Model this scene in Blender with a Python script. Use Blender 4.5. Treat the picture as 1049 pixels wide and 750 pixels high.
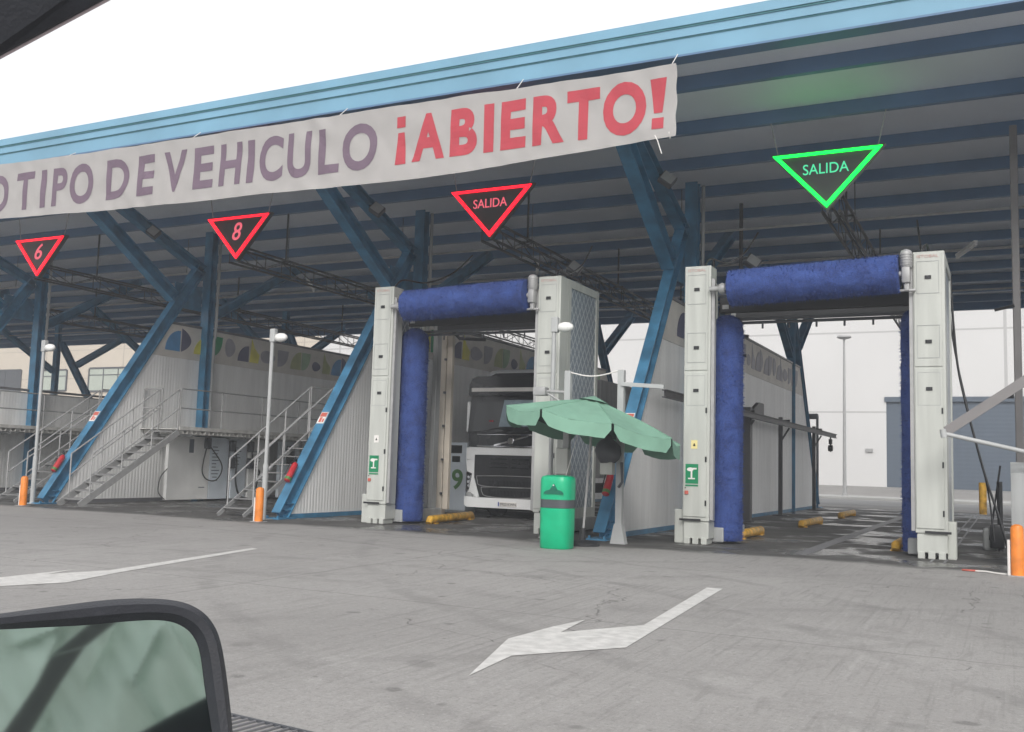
import bpy, bmesh, math, random
from mathutils import Vector, Matrix, Euler, noise
R = math.radians
random.seed(7)
for o in list(bpy.data.objects): bpy.data.objects.remove(o)
sc = bpy.context.scene
COL = sc.collection

# ------------------------------------------------------------------ camera, light, exposure
cam_d = bpy.data.cameras.new('camera'); cam = bpy.data.objects.new('camera', cam_d); COL.objects.link(cam)
CR = Matrix(((0.89480503, 0.01808578, 0.44609065), (0.4454863, -0.10202648, -0.88945632), (0.02942655, 0.99461726, -0.09935077)))
cam.matrix_world = Matrix.Translation((0, 0, 1.35)) @ CR.to_4x4()
cam_d.sensor_width = 36; cam_d.lens = 34.705; cam_d.clip_start = 0.05; cam_d.clip_end = 3000
sc.camera = cam

SUN_EL, SUN_AZ = R(34), R(158)      # azimuth clockwise from +Y
w = bpy.data.worlds.new('World'); sc.world = w; w.use_nodes = True
nt = w.node_tree; nt.nodes.clear()
sky = nt.nodes.new('ShaderNodeTexSky'); sky.sky_type = 'NISHITA'; sky.sun_disc = False
sky.sun_elevation = SUN_EL; sky.sun_rotation = SUN_AZ; sky.air_density = 1.6; sky.dust_density = 6.0; sky.ozone_density = 1.0
hs = nt.nodes.new('ShaderNodeHueSaturation'); hs.inputs['Saturation'].default_value = 0.16; hs.inputs['Value'].default_value = 1.0
mixw = nt.nodes.new('ShaderNodeMix'); mixw.data_type = 'RGBA'; mixw.inputs[0].default_value = 0.62
mixw.inputs[7].default_value = (9.6, 9.6, 9.75, 1)
bg = nt.nodes.new('ShaderNodeBackground'); bg.inputs['Strength'].default_value = 0.14
ow = nt.nodes.new('ShaderNodeOutputWorld')
nt.links.new(sky.outputs[0], hs.inputs['Color']); nt.links.new(hs.outputs[0], mixw.inputs[6])
nt.links.new(mixw.outputs[2], bg.inputs['Color']); nt.links.new(bg.outputs[0], ow.inputs[0])
sd = bpy.data.lights.new('sun', 'SUN'); sd.energy = 1.5; sd.angle = R(20); sd.color = (1, .97, .93)
so = bpy.data.objects.new('sun', sd); COL.objects.link(so)
sdir = Vector((math.sin(SUN_AZ) * math.cos(SUN_EL), math.cos(SUN_AZ) * math.cos(SUN_EL), math.sin(SUN_EL)))
so.rotation_euler = sdir.to_track_quat('Z', 'Y').to_euler(); so.location = (0, -20, 40)
vs = sc.view_settings; vs.view_transform = 'Standard'; vs.look = 'None'; vs.exposure = 0.15; vs.gamma = 1; vs.use_curve_mapping = False
sc.cycles.use_denoising = True
sc.cycles.max_bounces = 8; sc.cycles.diffuse_bounces = 4; sc.cycles.sample_clamp_indirect = 6

# ------------------------------------------------------------------ helpers
def tag(o, label=None, cat=None, group=None, kind=None):
    if label: o['label'] = label
    if cat: o['category'] = cat
    if group: o['group'] = group
    if kind: o['kind'] = kind
    return o
def thing(name, loc, label, cat, group=None):
    o = bpy.data.objects.new(name, None); COL.objects.link(o); o.location = loc
    o.empty_display_size = .2
    return tag(o, label, cat, group)
def origin(o):
    v = Vector((0, 0, 0))
    while o is not None:
        v += o.location; o = o.parent
    return v
def frame_axes(d, side=None):
    d = d.normalized()
    if side is None:
        side = Vector((0, 0, 1)).cross(d)
        if side.length < 1e-3: side = Vector((1, 0, 0))
    side = (side - d * side.dot(d)).normalized()
    return d, side, d.cross(side)
class MB:
    def __init__(s): s.v = []; s.f = []; s.sm = []
    def add(s, vs_, fs, smooth=False):
        n = len(s.v); s.v += [Vector(v) for v in vs_]
        s.f += [tuple(n + i for i in f) for f in fs]; s.sm += [smooth] * len(fs); return s
    def obox(s, c, ax, h):
        c = Vector(c); a, b, d = ax
        vs_ = [c + a * (x * h[0]) + b * (y * h[1]) + d * (z * h[2]) for x in (-1, 1) for y in (-1, 1) for z in (-1, 1)]
        return s.add(vs_, [(0, 1, 3, 2), (4, 6, 7, 5), (0, 4, 5, 1), (2, 3, 7, 6), (0, 2, 6, 4), (1, 5, 7, 3)])
    def box(s, x0, x1, y0, y1, z0, z1):
        return s.obox(((x0 + x1) / 2, (y0 + y1) / 2, (z0 + z1) / 2), (Vector((1, 0, 0)), Vector((0, 1, 0)), Vector((0, 0, 1))), (abs(x1 - x0) / 2, abs(y1 - y0) / 2, abs(z1 - z0) / 2))
    def bbox(s, x0, x1, y0, y1, z0, z1, b=.01):
        # box with chamfered edges
        bm = bmesh.new(); bmesh.ops.create_cube(bm, size=1)
        for v in bm.verts: v.co = Vector(((x0 + x1) / 2 + v.co.x * (x1 - x0), (y0 + y1) / 2 + v.co.y * (y1 - y0), (z0 + z1) / 2 + v.co.z * (z1 - z0)))
        bmesh.ops.bevel(bm, geom=bm.edges[:], offset=b, segments=2, affect='EDGES', profile=.5)
        return s.bm(bm)
    def bm(s, bm, mat=None, smooth=False):
        bm.verts.ensure_lookup_table(); bm.verts.index_update()
        vs_ = [(mat @ v.co if mat else v.co.copy()) for v in bm.verts]
        s.add(vs_, [[v.index for v in f.verts] for f in bm.faces], smooth); bm.free(); return s
    def beam(s, p0, p1, wd, dp, side=None):
        p0, p1 = Vector(p0), Vector(p1); ax = frame_axes(p1 - p0, side and Vector(side))
        return s.obox((p0 + p1) / 2, ax, ((p1 - p0).length / 2, wd / 2, dp / 2))
    def ibeam(s, p0, p1, wd, dp, t=.02, side=(1, 0, 0)):
        p0, p1 = Vector(p0), Vector(p1); ax = frame_axes(p1 - p0, Vector(side)); L = (p1 - p0).length / 2; c = (p0 + p1) / 2
        for q in (-1, 1): s.obox(c + ax[2] * (q * (dp - t) / 2), ax, (L, wd / 2, t / 2))
        return s.obox(c, ax, (L, t / 3, dp / 2 - t))
    def tube(s, pts, r, seg=8, caps=True):
        pts = [Vector(p) for p in pts]; n = len(pts); rs = r if isinstance(r, (list, tuple)) else [r] * n
        rings = []; prev = None
        for i, p in enumerate(pts):
            d = (pts[min(i + 1, n - 1)] - pts[max(i - 1, 0)]).normalized()
            if prev is None: prev = frame_axes(d)[1]
            sd_ = (prev - d * prev.dot(d)).normalized(); prev = sd_; u = d.cross(sd_)
            rings.append([p + (sd_ * math.cos(2 * math.pi * k / seg) + u * math.sin(2 * math.pi * k / seg)) * rs[i] for k in range(seg)])
        vs_ = [v for rg in rings for v in rg]; fs = []
        for i in range(n - 1):
            for k in range(seg):
                k2 = (k + 1) % seg; fs.append((i * seg + k, i * seg + k2, (i + 1) * seg + k2, (i + 1) * seg + k))
        s.add(vs_, fs, True)
        if caps: s.add(rings[0][::-1], [tuple(range(seg))]); s.add(rings[-1], [tuple(range(seg))])
        return s
    def lathe(s, c, prof, seg=20, axis='Z', sx=1, sy=1, pw=2):
        c = Vector(c); vs_ = []
        for (r, z) in prof:
            for k in range(seg):
                a = 2 * math.pi * k / seg; ca, sa = math.cos(a), math.sin(a)
                if pw != 2: ca = math.copysign(abs(ca) ** (2 / pw), ca); sa = math.copysign(abs(sa) ** (2 / pw), sa)
                x, y = r * ca * sx, r * sa * sy
                vs_.append(c + (Vector((x, y, z)) if axis == 'Z' else Vector((x, z, y)) if axis == 'Y' else Vector((z, x, y))))
        fs = []
        for i in range(len(prof) - 1):
            for k in range(seg):
                k2 = (k + 1) % seg; fs.append((i * seg + k, i * seg + k2, (i + 1) * seg + k2, (i + 1) * seg + k))
        fs.append(tuple(range(seg))[::-1]); fs.append(tuple((len(prof) - 1) * seg + k for k in range(seg)))
        return s.add(vs_, fs, True)
    def prism(s, pts, off):
        pts = [Vector(p) for p in pts]; off = Vector(off); n = len(pts)
        return s.add(pts + [p + off for p in pts], [tuple(range(n))[::-1], tuple(range(n, 2 * n))] + [(i, (i + 1) % n, n + (i + 1) % n, n + i) for i in range(n)])
    def build(s, name, mat, parent=None, loc=None):
        me = bpy.data.meshes.new(name); base = origin(parent) if parent else Vector(loc or (0, 0, 0))
        me.from_pydata([v - base for v in s.v], [], s.f)
        me.polygons.foreach_set('use_smooth', s.sm); me.validate(); me.update()
        b = bmesh.new(); b.from_mesh(me); bmesh.ops.recalc_face_normals(b, faces=b.faces[:]); b.to_mesh(me); b.free()
        if any(s.sm) and hasattr(me, 'set_sharp_from_angle'): me.set_sharp_from_angle(angle=R(42))
        o = bpy.data.objects.new(name, me); COL.objects.link(o); me.materials.append(mat)
        if parent: o.parent = parent
        elif loc: o.location = loc
        return o
def copy_tree(o, shift=(0, 0, 0), parent=None, top=True):
    c = o.copy(); COL.objects.link(c)
    if top: c.location = o.location + Vector(shift)
    else: c.parent = parent
    for ch in list(o.children): copy_tree(ch, parent=c, top=False)
    return c

# ------------------------------------------------------------------ materials
def mat_base(name):
    m = bpy.data.materials.new(name); m.use_nodes = True; t = m.node_tree
    return m, t, t.nodes['Principled BSDF']
def paint(name, c, rough=.5, var=.12, scale=3., metal=0., bump=0., dirt=0., spec=.5, streak=False):
    m, t, p = mat_base(name); N = t.nodes; L = t.links
    tc = N.new('ShaderNodeTexCoord'); no = N.new('ShaderNodeTexNoise'); no.inputs['Scale'].default_value = scale; no.inputs['Detail'].default_value = 6
    mp = N.new('ShaderNodeMapping'); L.new(tc.outputs['Object'], mp.inputs[0]); L.new(mp.outputs[0], no.inputs[0])
    if streak: mp.inputs['Scale'].default_value = (4, 4, .35)
    r = N.new('ShaderNodeValToRGB'); r.color_ramp.elements[0].position = .3; r.color_ramp.elements[1].position = .72
    lo = [x * (1 - var - dirt) for x in c]; hi = [min(1, x * (1 + var * .6)) for x in c]
    r.color_ramp.elements[0].color = (*lo, 1); r.color_ramp.elements[1].color = (*hi, 1)
    L.new(no.outputs[0], r.inputs[0]); L.new(r.outputs[0], p.inputs['Base Color'])
    mr = N.new('ShaderNodeMapRange'); mr.inputs[3].default_value = max(.05, rough - .1); mr.inputs[4].default_value = min(1, rough + .12)
    L.new(no.outputs[0], mr.inputs[0]); L.new(mr.outputs[0], p.inputs['Roughness'])
    p.inputs['Metallic'].default_value = metal; p.inputs['Specular IOR Level'].default_value = spec
    if bump:
        b = N.new('ShaderNodeBump'); b.inputs['Strength'].default_value = bump; b.inputs['Distance'].default_value = .01
        n2 = N.new('ShaderNodeTexNoise'); n2.inputs['Scale'].default_value = scale * 12; L.new(tc.outputs['Object'], n2.inputs[0])
        L.new(n2.outputs[0], b.inputs['Height']); L.new(b.outputs[0], p.inputs['Normal'])
    return m
def emit(name, c, s):
    m, t, p = mat_base(name); p.inputs['Base Color'].default_value = (*[x * .3 for x in c], 1)
    p.inputs['Emission Color'].default_value = (*c, 1); p.inputs['Emission Strength'].default_value = s; return m
def ribbed(name, c, pitch=.2, axis='Y', rough=.5, var=.12, bump=.8, dirt=.1):
    m = paint(name, c, rough, var, 1.2, dirt=dirt, streak=True); t = m.node_tree; N = t.nodes; L = t.links; p = N['Principled BSDF']
    g = N.new('ShaderNodeNewGeometry'); sx = N.new('ShaderNodeSeparateXYZ'); L.new(g.outputs['Position'], sx.inputs[0])
    mu = N.new('ShaderNodeMath'); mu.operation = 'MULTIPLY'; mu.inputs[1].default_value = 1 / pitch; L.new(sx.outputs[axis], mu.inputs[0])
    fr = N.new('ShaderNodeMath'); fr.operation = 'FRACT'; L.new(mu.outputs[0], fr.inputs[0])
    rp = N.new('ShaderNodeValToRGB'); e = rp.color_ramp.elements; e[0].position = 0; e[0].color = (0, 0, 0, 1); e[1].position = .12; e[1].color = (1, 1, 1, 1)
    for q, cc in ((.5, 1), (.62, 0)): x = e.new(q); x.color = (cc, cc, cc, 1)
    L.new(fr.outputs[0], rp.inputs[0]); b = N.new('ShaderNodeBump'); b.inputs['Strength'].default_value = bump; b.inputs['Distance'].default_value = .02
    L.new(rp.outputs[0], b.inputs['Height']); L.new(b.outputs[0], p.inputs['Normal']); return m

M = {}
M['steel'] = paint('blue_steel', (.06, .22, .38), .45, .25, 2.5, dirt=.2)
M['fascia'] = paint('fascia_blue', (.17, .35, .48), .5, .10, .6, dirt=.05)
M['fasciagreen'] = paint('fascia_green_line', (.10, .30, .33), .5)
M['purlin'] = paint('purlin_blue', (.085, .17, .30), .4, .15, 1.)
M['truss'] = paint('truss_grey', (.045, .045, .05), .5, .2)
M['deck'] = paint('roof_sheet', (.80, .84, .90), .42, .03, .7, dirt=.06)
M['white'] = paint('white_enamel', (.50, .515, .48), .42, .06, 1.6, dirt=.12, streak=True)
M['cream'] = paint('cream_enamel', (.60, .54, .46), .45, .1, 2, dirt=.1)
M['greyp'] = paint('grey_panel', (.34, .35, .35), .35, .12, 2, dirt=.15, streak=True)
M['belt'] = paint('belt_grey', (.10, .10, .105), .7)
M['deckedge'] = paint('deck_edge', (.62, .61, .58), .5, .15, 5, dirt=.15)
M['tread'] = paint('tread_grey', (.20, .20, .20), .6, .2, 8)
M['strut'] = paint('strut_grey', (.20, .19, .19), .5, .1)
M['galv'] = paint('galvanised', (.37, .37, .37), .45, .15, 8, metal=.15)
M['pole'] = paint('white_pole', (.40, .41, .41), .4, .1, 3)
M['dark'] = paint('dark_rubber', (.02, .021, .024), .6, .3, 4)
M['darkgrey'] = paint('dark_grey', (.07, .075, .085), .5, .2, 3)
M['black'] = paint('black_plastic', (.012, .013, .016), .35, .3, 5)
M['wall_low'] = ribbed('ribbed_wall', (.86, .86, .85), .11, 'Y', .5, .06, .32, .08)
M['wall_up'] = paint('upper_wall', (.68, .65, .60), .6, .08, 1.5, dirt=.1)
M['trim'] = paint('wall_trim', (.16, .16, .17), .5)
M['orange'] = paint('orange_plastic', (.85, .25, .03), .45, .15, 6, dirt=.15)
M['yellow'] = paint('yellow_paint', (.75, .42, .05), .5, .3, 6, dirt=.4)
M['bin'] = paint('green_plastic', (.0, .42, .20), .32, .08, 5, dirt=.05)
M['bindark'] = paint('bin_dark_green', (.0, .13, .08), .5)
M['red'] = paint('extinguisher_red', (.45, .02, .03), .35, .1, 5)
M['sred'] = paint('sticker_red', (.55, .12, .09), .5)
M['swhite'] = paint('sticker_white', (.75, .73, .70), .5)
M['sgreen'] = paint('sticker_green', (.0, .22, .09), .5)
M['syellow'] = paint('sticker_yellow', (.75, .65, .3), .5)
M['num'] = paint('number_green', (.07, .20, .05), .5)
M['logo'] = paint('logo_red', (.52, .33, .30), .5)
M['purple'] = paint('letter_purple', (.145, .10, .14), .7, .1, 4)
M['letred'] = paint('letter_red', (.42, .045, .065), .7, .1, 4)
M['neonr'] = emit('neon_red', (1, .006, .02), 2.6)
M['neong'] = emit('neon_green', (.0, 1, .05), 3.4)
M['txtr'] = emit('text_red', (1, .16, .22), .75)
M['txtg'] = emit('text_green', (.10, .9, .45), .75)
M['signback'] = paint('sign_back', (.045, .05, .05), .35)
M['lampg'] = paint('lamp_globe', (.8, .8, .78), .3, .04)
M['floodglass'] = paint('flood_glass', (.35, .36, .36), .15)
M['truckw'] = paint('truck_white', (.82, .83, .83), .22, .05, 2, dirt=.03)
M['truckb'] = paint('truck_black', (.016, .018, .022), .25, .2, 2)
M['grille'] = paint('grille', (.013, .014, .017), .45, .2, 9)
M['chrome'] = paint('chrome', (.7, .7, .72), .15, .05, 3, metal=1)
M['mark'] = paint('road_paint', (.60, .59, .57), .6, .12, 9, bump=.2, dirt=.14)
M['paving'] = paint('pavement', (.42, .42, .41), .8, .1, .5)

# cloth materials
def cloth(name, c, rough=.8, tr=.12, var=.08):
    m = paint(name, c, rough, var, 2.5, bump=.05); p = m.node_tree.nodes['Principled BSDF']
    p.inputs['Transmission Weight'].default_value = 0.0
    t = m.node_tree; tl = t.nodes.new('ShaderNodeBsdfTranslucent'); tl.inputs[0].default_value = (*c, 1)
    mx = t.nodes.new('ShaderNodeMixShader'); mx.inputs[0].default_value = tr
    out = t.nodes['Material Output']; t.links.new(p.outputs[0], mx.inputs[1]); t.links.new(tl.outputs[0], mx.inputs[2]); t.links.new(mx.outputs[0], out.inputs[0]); return m
M['banner'] = cloth('banner_vinyl', (.43, .415, .405), .6, .18)
M['umb'] = cloth('umbrella_cloth', (.19, .36, .27), .8, .02, .14)
M['curtain'] = cloth('curtain_cloth', (.62, .70, .65), .9, .1)

def brush_mat():
    m, t, p = mat_base('brush_bristle'); N = t.nodes; L = t.links
    tc = N.new('ShaderNodeTexCoord'); n1 = N.new('ShaderNodeTexNoise'); n1.inputs['Scale'].default_value = 60; n1.inputs['Detail'].default_value = 3
    n2 = N.new('ShaderNodeTexNoise'); n2.inputs['Scale'].default_value = 4
    L.new(tc.outputs['Object'], n1.inputs[0]); L.new(tc.outputs['Object'], n2.inputs[0])
    r = N.new('ShaderNodeValToRGB'); r.color_ramp.elements[0].position = .32; r.color_ramp.elements[1].position = .7
    r.color_ramp.elements[0].color = (.010, .022, .11, 1); r.color_ramp.elements[1].color = (.048, .10, .34, 1)
    mm = N.new('ShaderNodeMath'); mm.operation = 'MULTIPLY_ADD'; mm.inputs[1].default_value = .6
    m3 = N.new('ShaderNodeMath'); m3.operation = 'MULTIPLY'; m3.inputs[1].default_value = .4; L.new(n2.outputs[0], m3.inputs[0])
    L.new(n1.outputs[0], mm.inputs[0]); L.new(m3.outputs[0], mm.inputs[2]); L.new(mm.outputs[0], r.inputs[0]); L.new(r.outputs[0], p.inputs['Base Color'])
    p.inputs['Roughness'].default_value = .85
    b = N.new('ShaderNodeBump'); b.inputs['Strength'].default_value = .6; b.inputs['Distance'].default_value = .02; L.new(n1.outputs[0], b.inputs['Height']); L.new(b.outputs[0], p.inputs['Normal'])
    return m
M['brush'] = brush_mat()
def mesh_panel():
    # translucent side panel with a wet, diamond-wire look
    m, t, p = mat_base('wire_glass'); N = t.nodes; L = t.links
    g = N.new('ShaderNodeNewGeometry'); s = N.new('ShaderNodeSeparateXYZ'); L.new(g.outputs['Position'], s.inputs[0])
    outs = []
    for sg in (1, -1):
        a = N.new('ShaderNodeMath'); a.operation = 'MULTIPLY_ADD'; a.inputs[1].default_value = 1.4 * sg; L.new(s.outputs['Y'], a.inputs[0]); L.new(s.outputs['Z'], a.inputs[2])
        k = N.new('ShaderNodeMath'); k.operation = 'MULTIPLY'; k.inputs[1].default_value = 3.4; L.new(a.outputs[0], k.inputs[0])
        f = N.new('ShaderNodeMath'); f.operation = 'FRACT'; L.new(k.outputs[0], f.inputs[0])
        c = N.new('ShaderNodeMath'); c.operation = 'LESS_THAN'; c.inputs[1].default_value = .16; L.new(f.outputs[0], c.inputs[0]); outs.append(c)
    mx = N.new('ShaderNodeMath'); mx.operation = 'MAXIMUM'; L.new(outs[0].outputs[0], mx.inputs[0]); L.new(outs[1].outputs[0], mx.inputs[1])
    r = N.new('ShaderNodeValToRGB'); r.color_ramp.elements[0].color = (.20, .24, .28, 1); r.color_ramp.elements[1].color = (.50, .53, .55, 1)
    L.new(mx.outputs[0], r.inputs[0]); L.new(r.outputs[0], p.inputs['Base Color']); p.inputs['Roughness'].default_value = .3
    return m
M['wire'] = mesh_panel()
def glass_dark(name, c, rough=.05):
    m, t, p = mat_base(name); p.inputs['Base Color'].default_value = (*c, 1); p.inputs['Roughness'].default_value = rough
    p.inputs['Specular IOR Level'].default_value = .5; p.inputs['Coat Weight'].default_value = .0; return m
M['glass'] = glass_dark('windscreen_glass', (.018, .022, .026), .12)
M['winglass'] = glass_dark('window_glass', (.42, .46, .40), .2)
mm_, t_, p_ = mat_base('mirror_glass'); p_.inputs['Base Color'].default_value = (.70, .79, .75, 1); p_.inputs['Metallic'].default_value = 1; p_.inputs['Roughness'].default_value = .04; M['mirror'] = mm_

def ground_mat():
    m, t, p = mat_base('yard_concrete'); N = t.nodes; L = t.links
    g = N.new('ShaderNodeNewGeometry'); P = g.outputs['Position']
    def nz(scale, det=5, rough=.55, vec=None, dist=0):
        n = N.new('ShaderNodeTexNoise'); n.inputs['Scale'].default_value = scale; n.inputs['Detail'].default_value = det; n.inputs['Roughness'].default_value = rough
        n.inputs['Distortion'].default_value = dist; L.new(vec or P, n.inputs[0]); return n.outputs[0]
    def mp(sc_, rot=0):
        a = N.new('ShaderNodeMapping'); a.inputs['Scale'].default_value = sc_; a.inputs['Rotation'].default_value = (0, 0, rot); L.new(P, a.inputs[0]); return a.outputs[0]
    def ramp(x, a, b, ca=0., cb=1.):
        r = N.new('ShaderNodeMapRange'); r.interpolation_type = 'SMOOTHSTEP'; r.inputs[1].default_value = a; r.inputs[2].default_value = b; r.inputs[3].default_value = ca; r.inputs[4].default_value = cb; L.new(x, r.inputs[0]); return r.outputs[0]
    def ma(op, a, b=None, c=None):
        n = N.new('ShaderNodeMath'); n.operation = op
        for i, q in enumerate((a, b, c)):
            if q is None: continue
            if isinstance(q, (int, float)): n.inputs[i].default_value = q
            else: L.new(q, n.inputs[i])
        return n.outputs[0]
    def mulc(col, f, dark):
        x = N.new('ShaderNodeMix'); x.data_type = 'RGBA'; L.new(f, x.inputs[0]); L.new(col, x.inputs[6]); x.inputs[7].default_value = (*dark, 1); return x.outputs[2]
    base = N.new('ShaderNodeValToRGB'); base.color_ramp.elements[0].position = .25; base.color_ramp.elements[1].position = .8
    base.color_ramp.elements[0].color = (.225, .216, .208, 1); base.color_ramp.elements[1].color = (.375, .364, .352, 1)
    big = nz(.22, 6, .6); fine = nz(38, 4, .7); L.new(ma('ADD', ma('MULTIPLY', big, .65), ma('MULTIPLY', fine, .35)), base.inputs[0])
    col = base.outputs[0]
    # broom texture and tyre marks: thin curved arcs of rubber
    for rot, sc_, amt, th in ((R(64), (16, .30, 1), .30, .52), (R(-28), (14, .4, 1), .22, .54), (R(12), (20, .35, 1), .22, .54)):
        st = nz(1.2, 5, .65, mp(sc_, rot), .5); f = ma('MULTIPLY', ramp(st, th, th + .18), amt * 1.7); f = ma('MULTIPLY', f, ramp(nz(.35, 3), .38, .6)); col = mulc(col, f, (.14, .135, .13))
    for (ax, ay, rr, wd, am) in ((-14, -3, 17.2, .11, .30), (-14, -3, 18.9, .11, .30), (6, 22, 17.5, .13, .26), (6, 22, 19.4, .13, .26), (-20, 30, 22.2, .12, .22), (-20, 30, 24.0, .12, .22), (12, -8, 21, .12, .22), (12, -8, 22.9, .12, .22), (-5, -22, 31.2, .14, .22), (-5, -22, 33.1, .14, .22)):
        vd = N.new('ShaderNodeVectorMath'); vd.operation = 'DISTANCE'; L.new(P, vd.inputs[0]); vd.inputs[1].default_value = (ax, ay, 0)
        d = ma('ABSOLUTE', ma('ADD', ma('SUBTRACT', vd.outputs['Value'], rr), ma('MULTIPLY', ma('SUBTRACT', nz(.5, 2), .5), .5)))
        f = ma('MULTIPLY', ramp(d, wd * .4, wd * 1.3, 1, 0), am); f = ma('MULTIPLY', f, ramp(nz(1.1, 4, .7), .38, .6)); col = mulc(col, f, (.11, .107, .104))
    # pale scuffs, worn patches
    st = nz(1., 5, .65, mp((10, .4, 1), R(50)), .4); col = mulc(col, ma('MULTIPLY', ramp(st, .55, .75), .25), (.46, .45, .435))
    col = mulc(col, ma('MULTIPLY', ramp(nz(1.3, 7, .75), .50, .68), .35), (.17, .163, .156))
    col = mulc(col, ma('MULTIPLY', ramp(nz(1.7, 7, .75, mp((1, 1, 1), 1.0)), .54, .70), .25), (.44, .43, .415))
    # oil spots and small debris marks
    for sc2, th, am in ((2.2, .16, .55), (5.5, .12, .5), (.9, .13, .35)):
        v2 = N.new('ShaderNodeTexVoronoi'); v2.inputs['Scale'].default_value = sc2; wv = N.new('ShaderNodeVectorMath'); wv.operation = 'ADD'
        w2 = N.new('ShaderNodeTexNoise'); w2.inputs['Scale'].default_value = sc2 * 2; w2.inputs['Detail'].default_value = 4; L.new(P, w2.inputs[0]); w3 = N.new('ShaderNodeVectorMath'); w3.operation = 'SCALE'; w3.inputs['Scale'].default_value = .35 / sc2; L.new(w2.outputs[1], w3.inputs[0])
        L.new(P, wv.inputs[0]); L.new(w3.outputs[0], wv.inputs[1]); L.new(wv.outputs[0], v2.inputs[0])
        hsv = N.new('ShaderNodeSeparateColor'); L.new(v2.outputs['Color'], hsv.inputs[0])
        f = ma('MULTIPLY', ramp(v2.outputs['Distance'], th * .5, th, 1, 0), ramp(hsv.outputs[0], .66, .7)); col = mulc(col, ma('MULTIPLY', f, am), (.085, .082, .08))
    col = mulc(col, ma('MULTIPLY', ramp(nz(60, 2, .6), .58, .70), .5), (.12, .115, .11))
    col = mulc(col, ma('MULTIPLY', ramp(nz(16, 5, .75), .50, .66), .34), (.15, .143, .138))
    col = mulc(col, ma('MULTIPLY', ramp(nz(24, 4, .7, mp((1, 1, 1), 2.0)), .54, .70), .30), (.50, .49, .475))
    col = mulc(col, ma('MULTIPLY', ramp(nz(3.0, 6, .72, mp((3.2, .5, 1), R(57)), .6), .52, .68), .32), (.15, .143, .138))
    # paler slab right of the arrow, darker towards the bays
    col = mulc(col, ma('MULTIPLY', ramp(nz(.14, 3, .5), .45, .62), .22), (.17, .163, .158))
    # cracks
    vo = N.new('ShaderNodeTexVoronoi'); vo.feature = 'DISTANCE_TO_EDGE'; vo.inputs['Scale'].default_value = .22
    wn = N.new('ShaderNodeTexNoise'); wn.inputs['Scale'].default_value = 2.2; wn.inputs['Detail'].default_value = 8; L.new(P, wn.inputs[0])
    va = N.new('ShaderNodeVectorMath'); va.operation = 'SCALE'; va.inputs['Scale'].default_value = .7; L.new(wn.outputs[1], va.inputs[0])
    vb = N.new('ShaderNodeVectorMath'); vb.operation = 'ADD'; L.new(P, vb.inputs[0]); L.new(va.outputs[0], vb.inputs[1]); L.new(vb.outputs[0], vo.inputs[0])
    ck = ma('MULTIPLY', ramp(vo.outputs[0], .0, .0035, 1, 0), ramp(nz(.3, 2), .47, .53)); col = mulc(col, ma('MULTIPLY', ck, .5), (.06, .058, .056))
    # slab joint lines
    sx = N.new('ShaderNodeSeparateXYZ'); L.new(P, sx.inputs[0]); X, Y = sx.outputs[0], sx.outputs[1]
    wob = ma('MULTIPLY', ma('SUBTRACT', nz(1.5, 3), .5), .10)
    for (a, b, c) in ((.02, 1., 8.24), (.03, 1., 13.2), (1., .03, -7.1), (1., .03, -14.2)):
        d = ma('ABSOLUTE', ma('ADD', ma('SUBTRACT', ma('ADD', ma('MULTIPLY', X, a), ma('MULTIPLY', Y, b)), c), wob)); col = mulc(col, ma('MULTIPLY', ramp(d, .006, .018, 1, 0), .5), (.09, .088, .085))
    # stained, wet strip floor of the wash bays, with an uneven front edge
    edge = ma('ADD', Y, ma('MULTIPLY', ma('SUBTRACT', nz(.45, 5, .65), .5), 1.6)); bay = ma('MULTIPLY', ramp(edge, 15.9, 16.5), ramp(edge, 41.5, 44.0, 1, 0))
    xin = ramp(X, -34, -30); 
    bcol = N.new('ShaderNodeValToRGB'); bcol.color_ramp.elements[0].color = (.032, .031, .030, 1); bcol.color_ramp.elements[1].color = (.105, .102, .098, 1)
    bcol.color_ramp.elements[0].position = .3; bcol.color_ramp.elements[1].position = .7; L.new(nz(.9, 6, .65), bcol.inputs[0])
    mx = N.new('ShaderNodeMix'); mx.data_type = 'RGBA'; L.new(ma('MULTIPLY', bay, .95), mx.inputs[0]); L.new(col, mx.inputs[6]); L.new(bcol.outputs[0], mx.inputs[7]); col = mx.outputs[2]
    bj = ma('ABSOLUTE', ma('SUBTRACT', ma('ADD', Y, wob), 16.75)); col = mulc(col, ma('MULTIPLY', ramp(bj, .01, .05, 1, 0), .5), (.04, .04, .04))
    L.new(col, p.inputs['Base Color'])
    wet = ma('MULTIPLY', bay, ramp(nz(.55, 4, .6), .46, .60)); L.new(ramp(wet, 0, 1, .8, .26), p.inputs['Roughness'])
    b = N.new('ShaderNodeBump'); b.inputs['Strength'].default_value = .6; b.inputs['Distance'].default_value = .012
    L.new(ma('ADD', ma('MULTIPLY', fine, ma('SUBTRACT', 1, wet)), ma('MULTIPLY', ck, -1.5)), b.inputs['Height']); L.new(b.outputs[0], p.inputs['Normal'])
    return m
M['ground'] = ground_mat()

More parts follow.
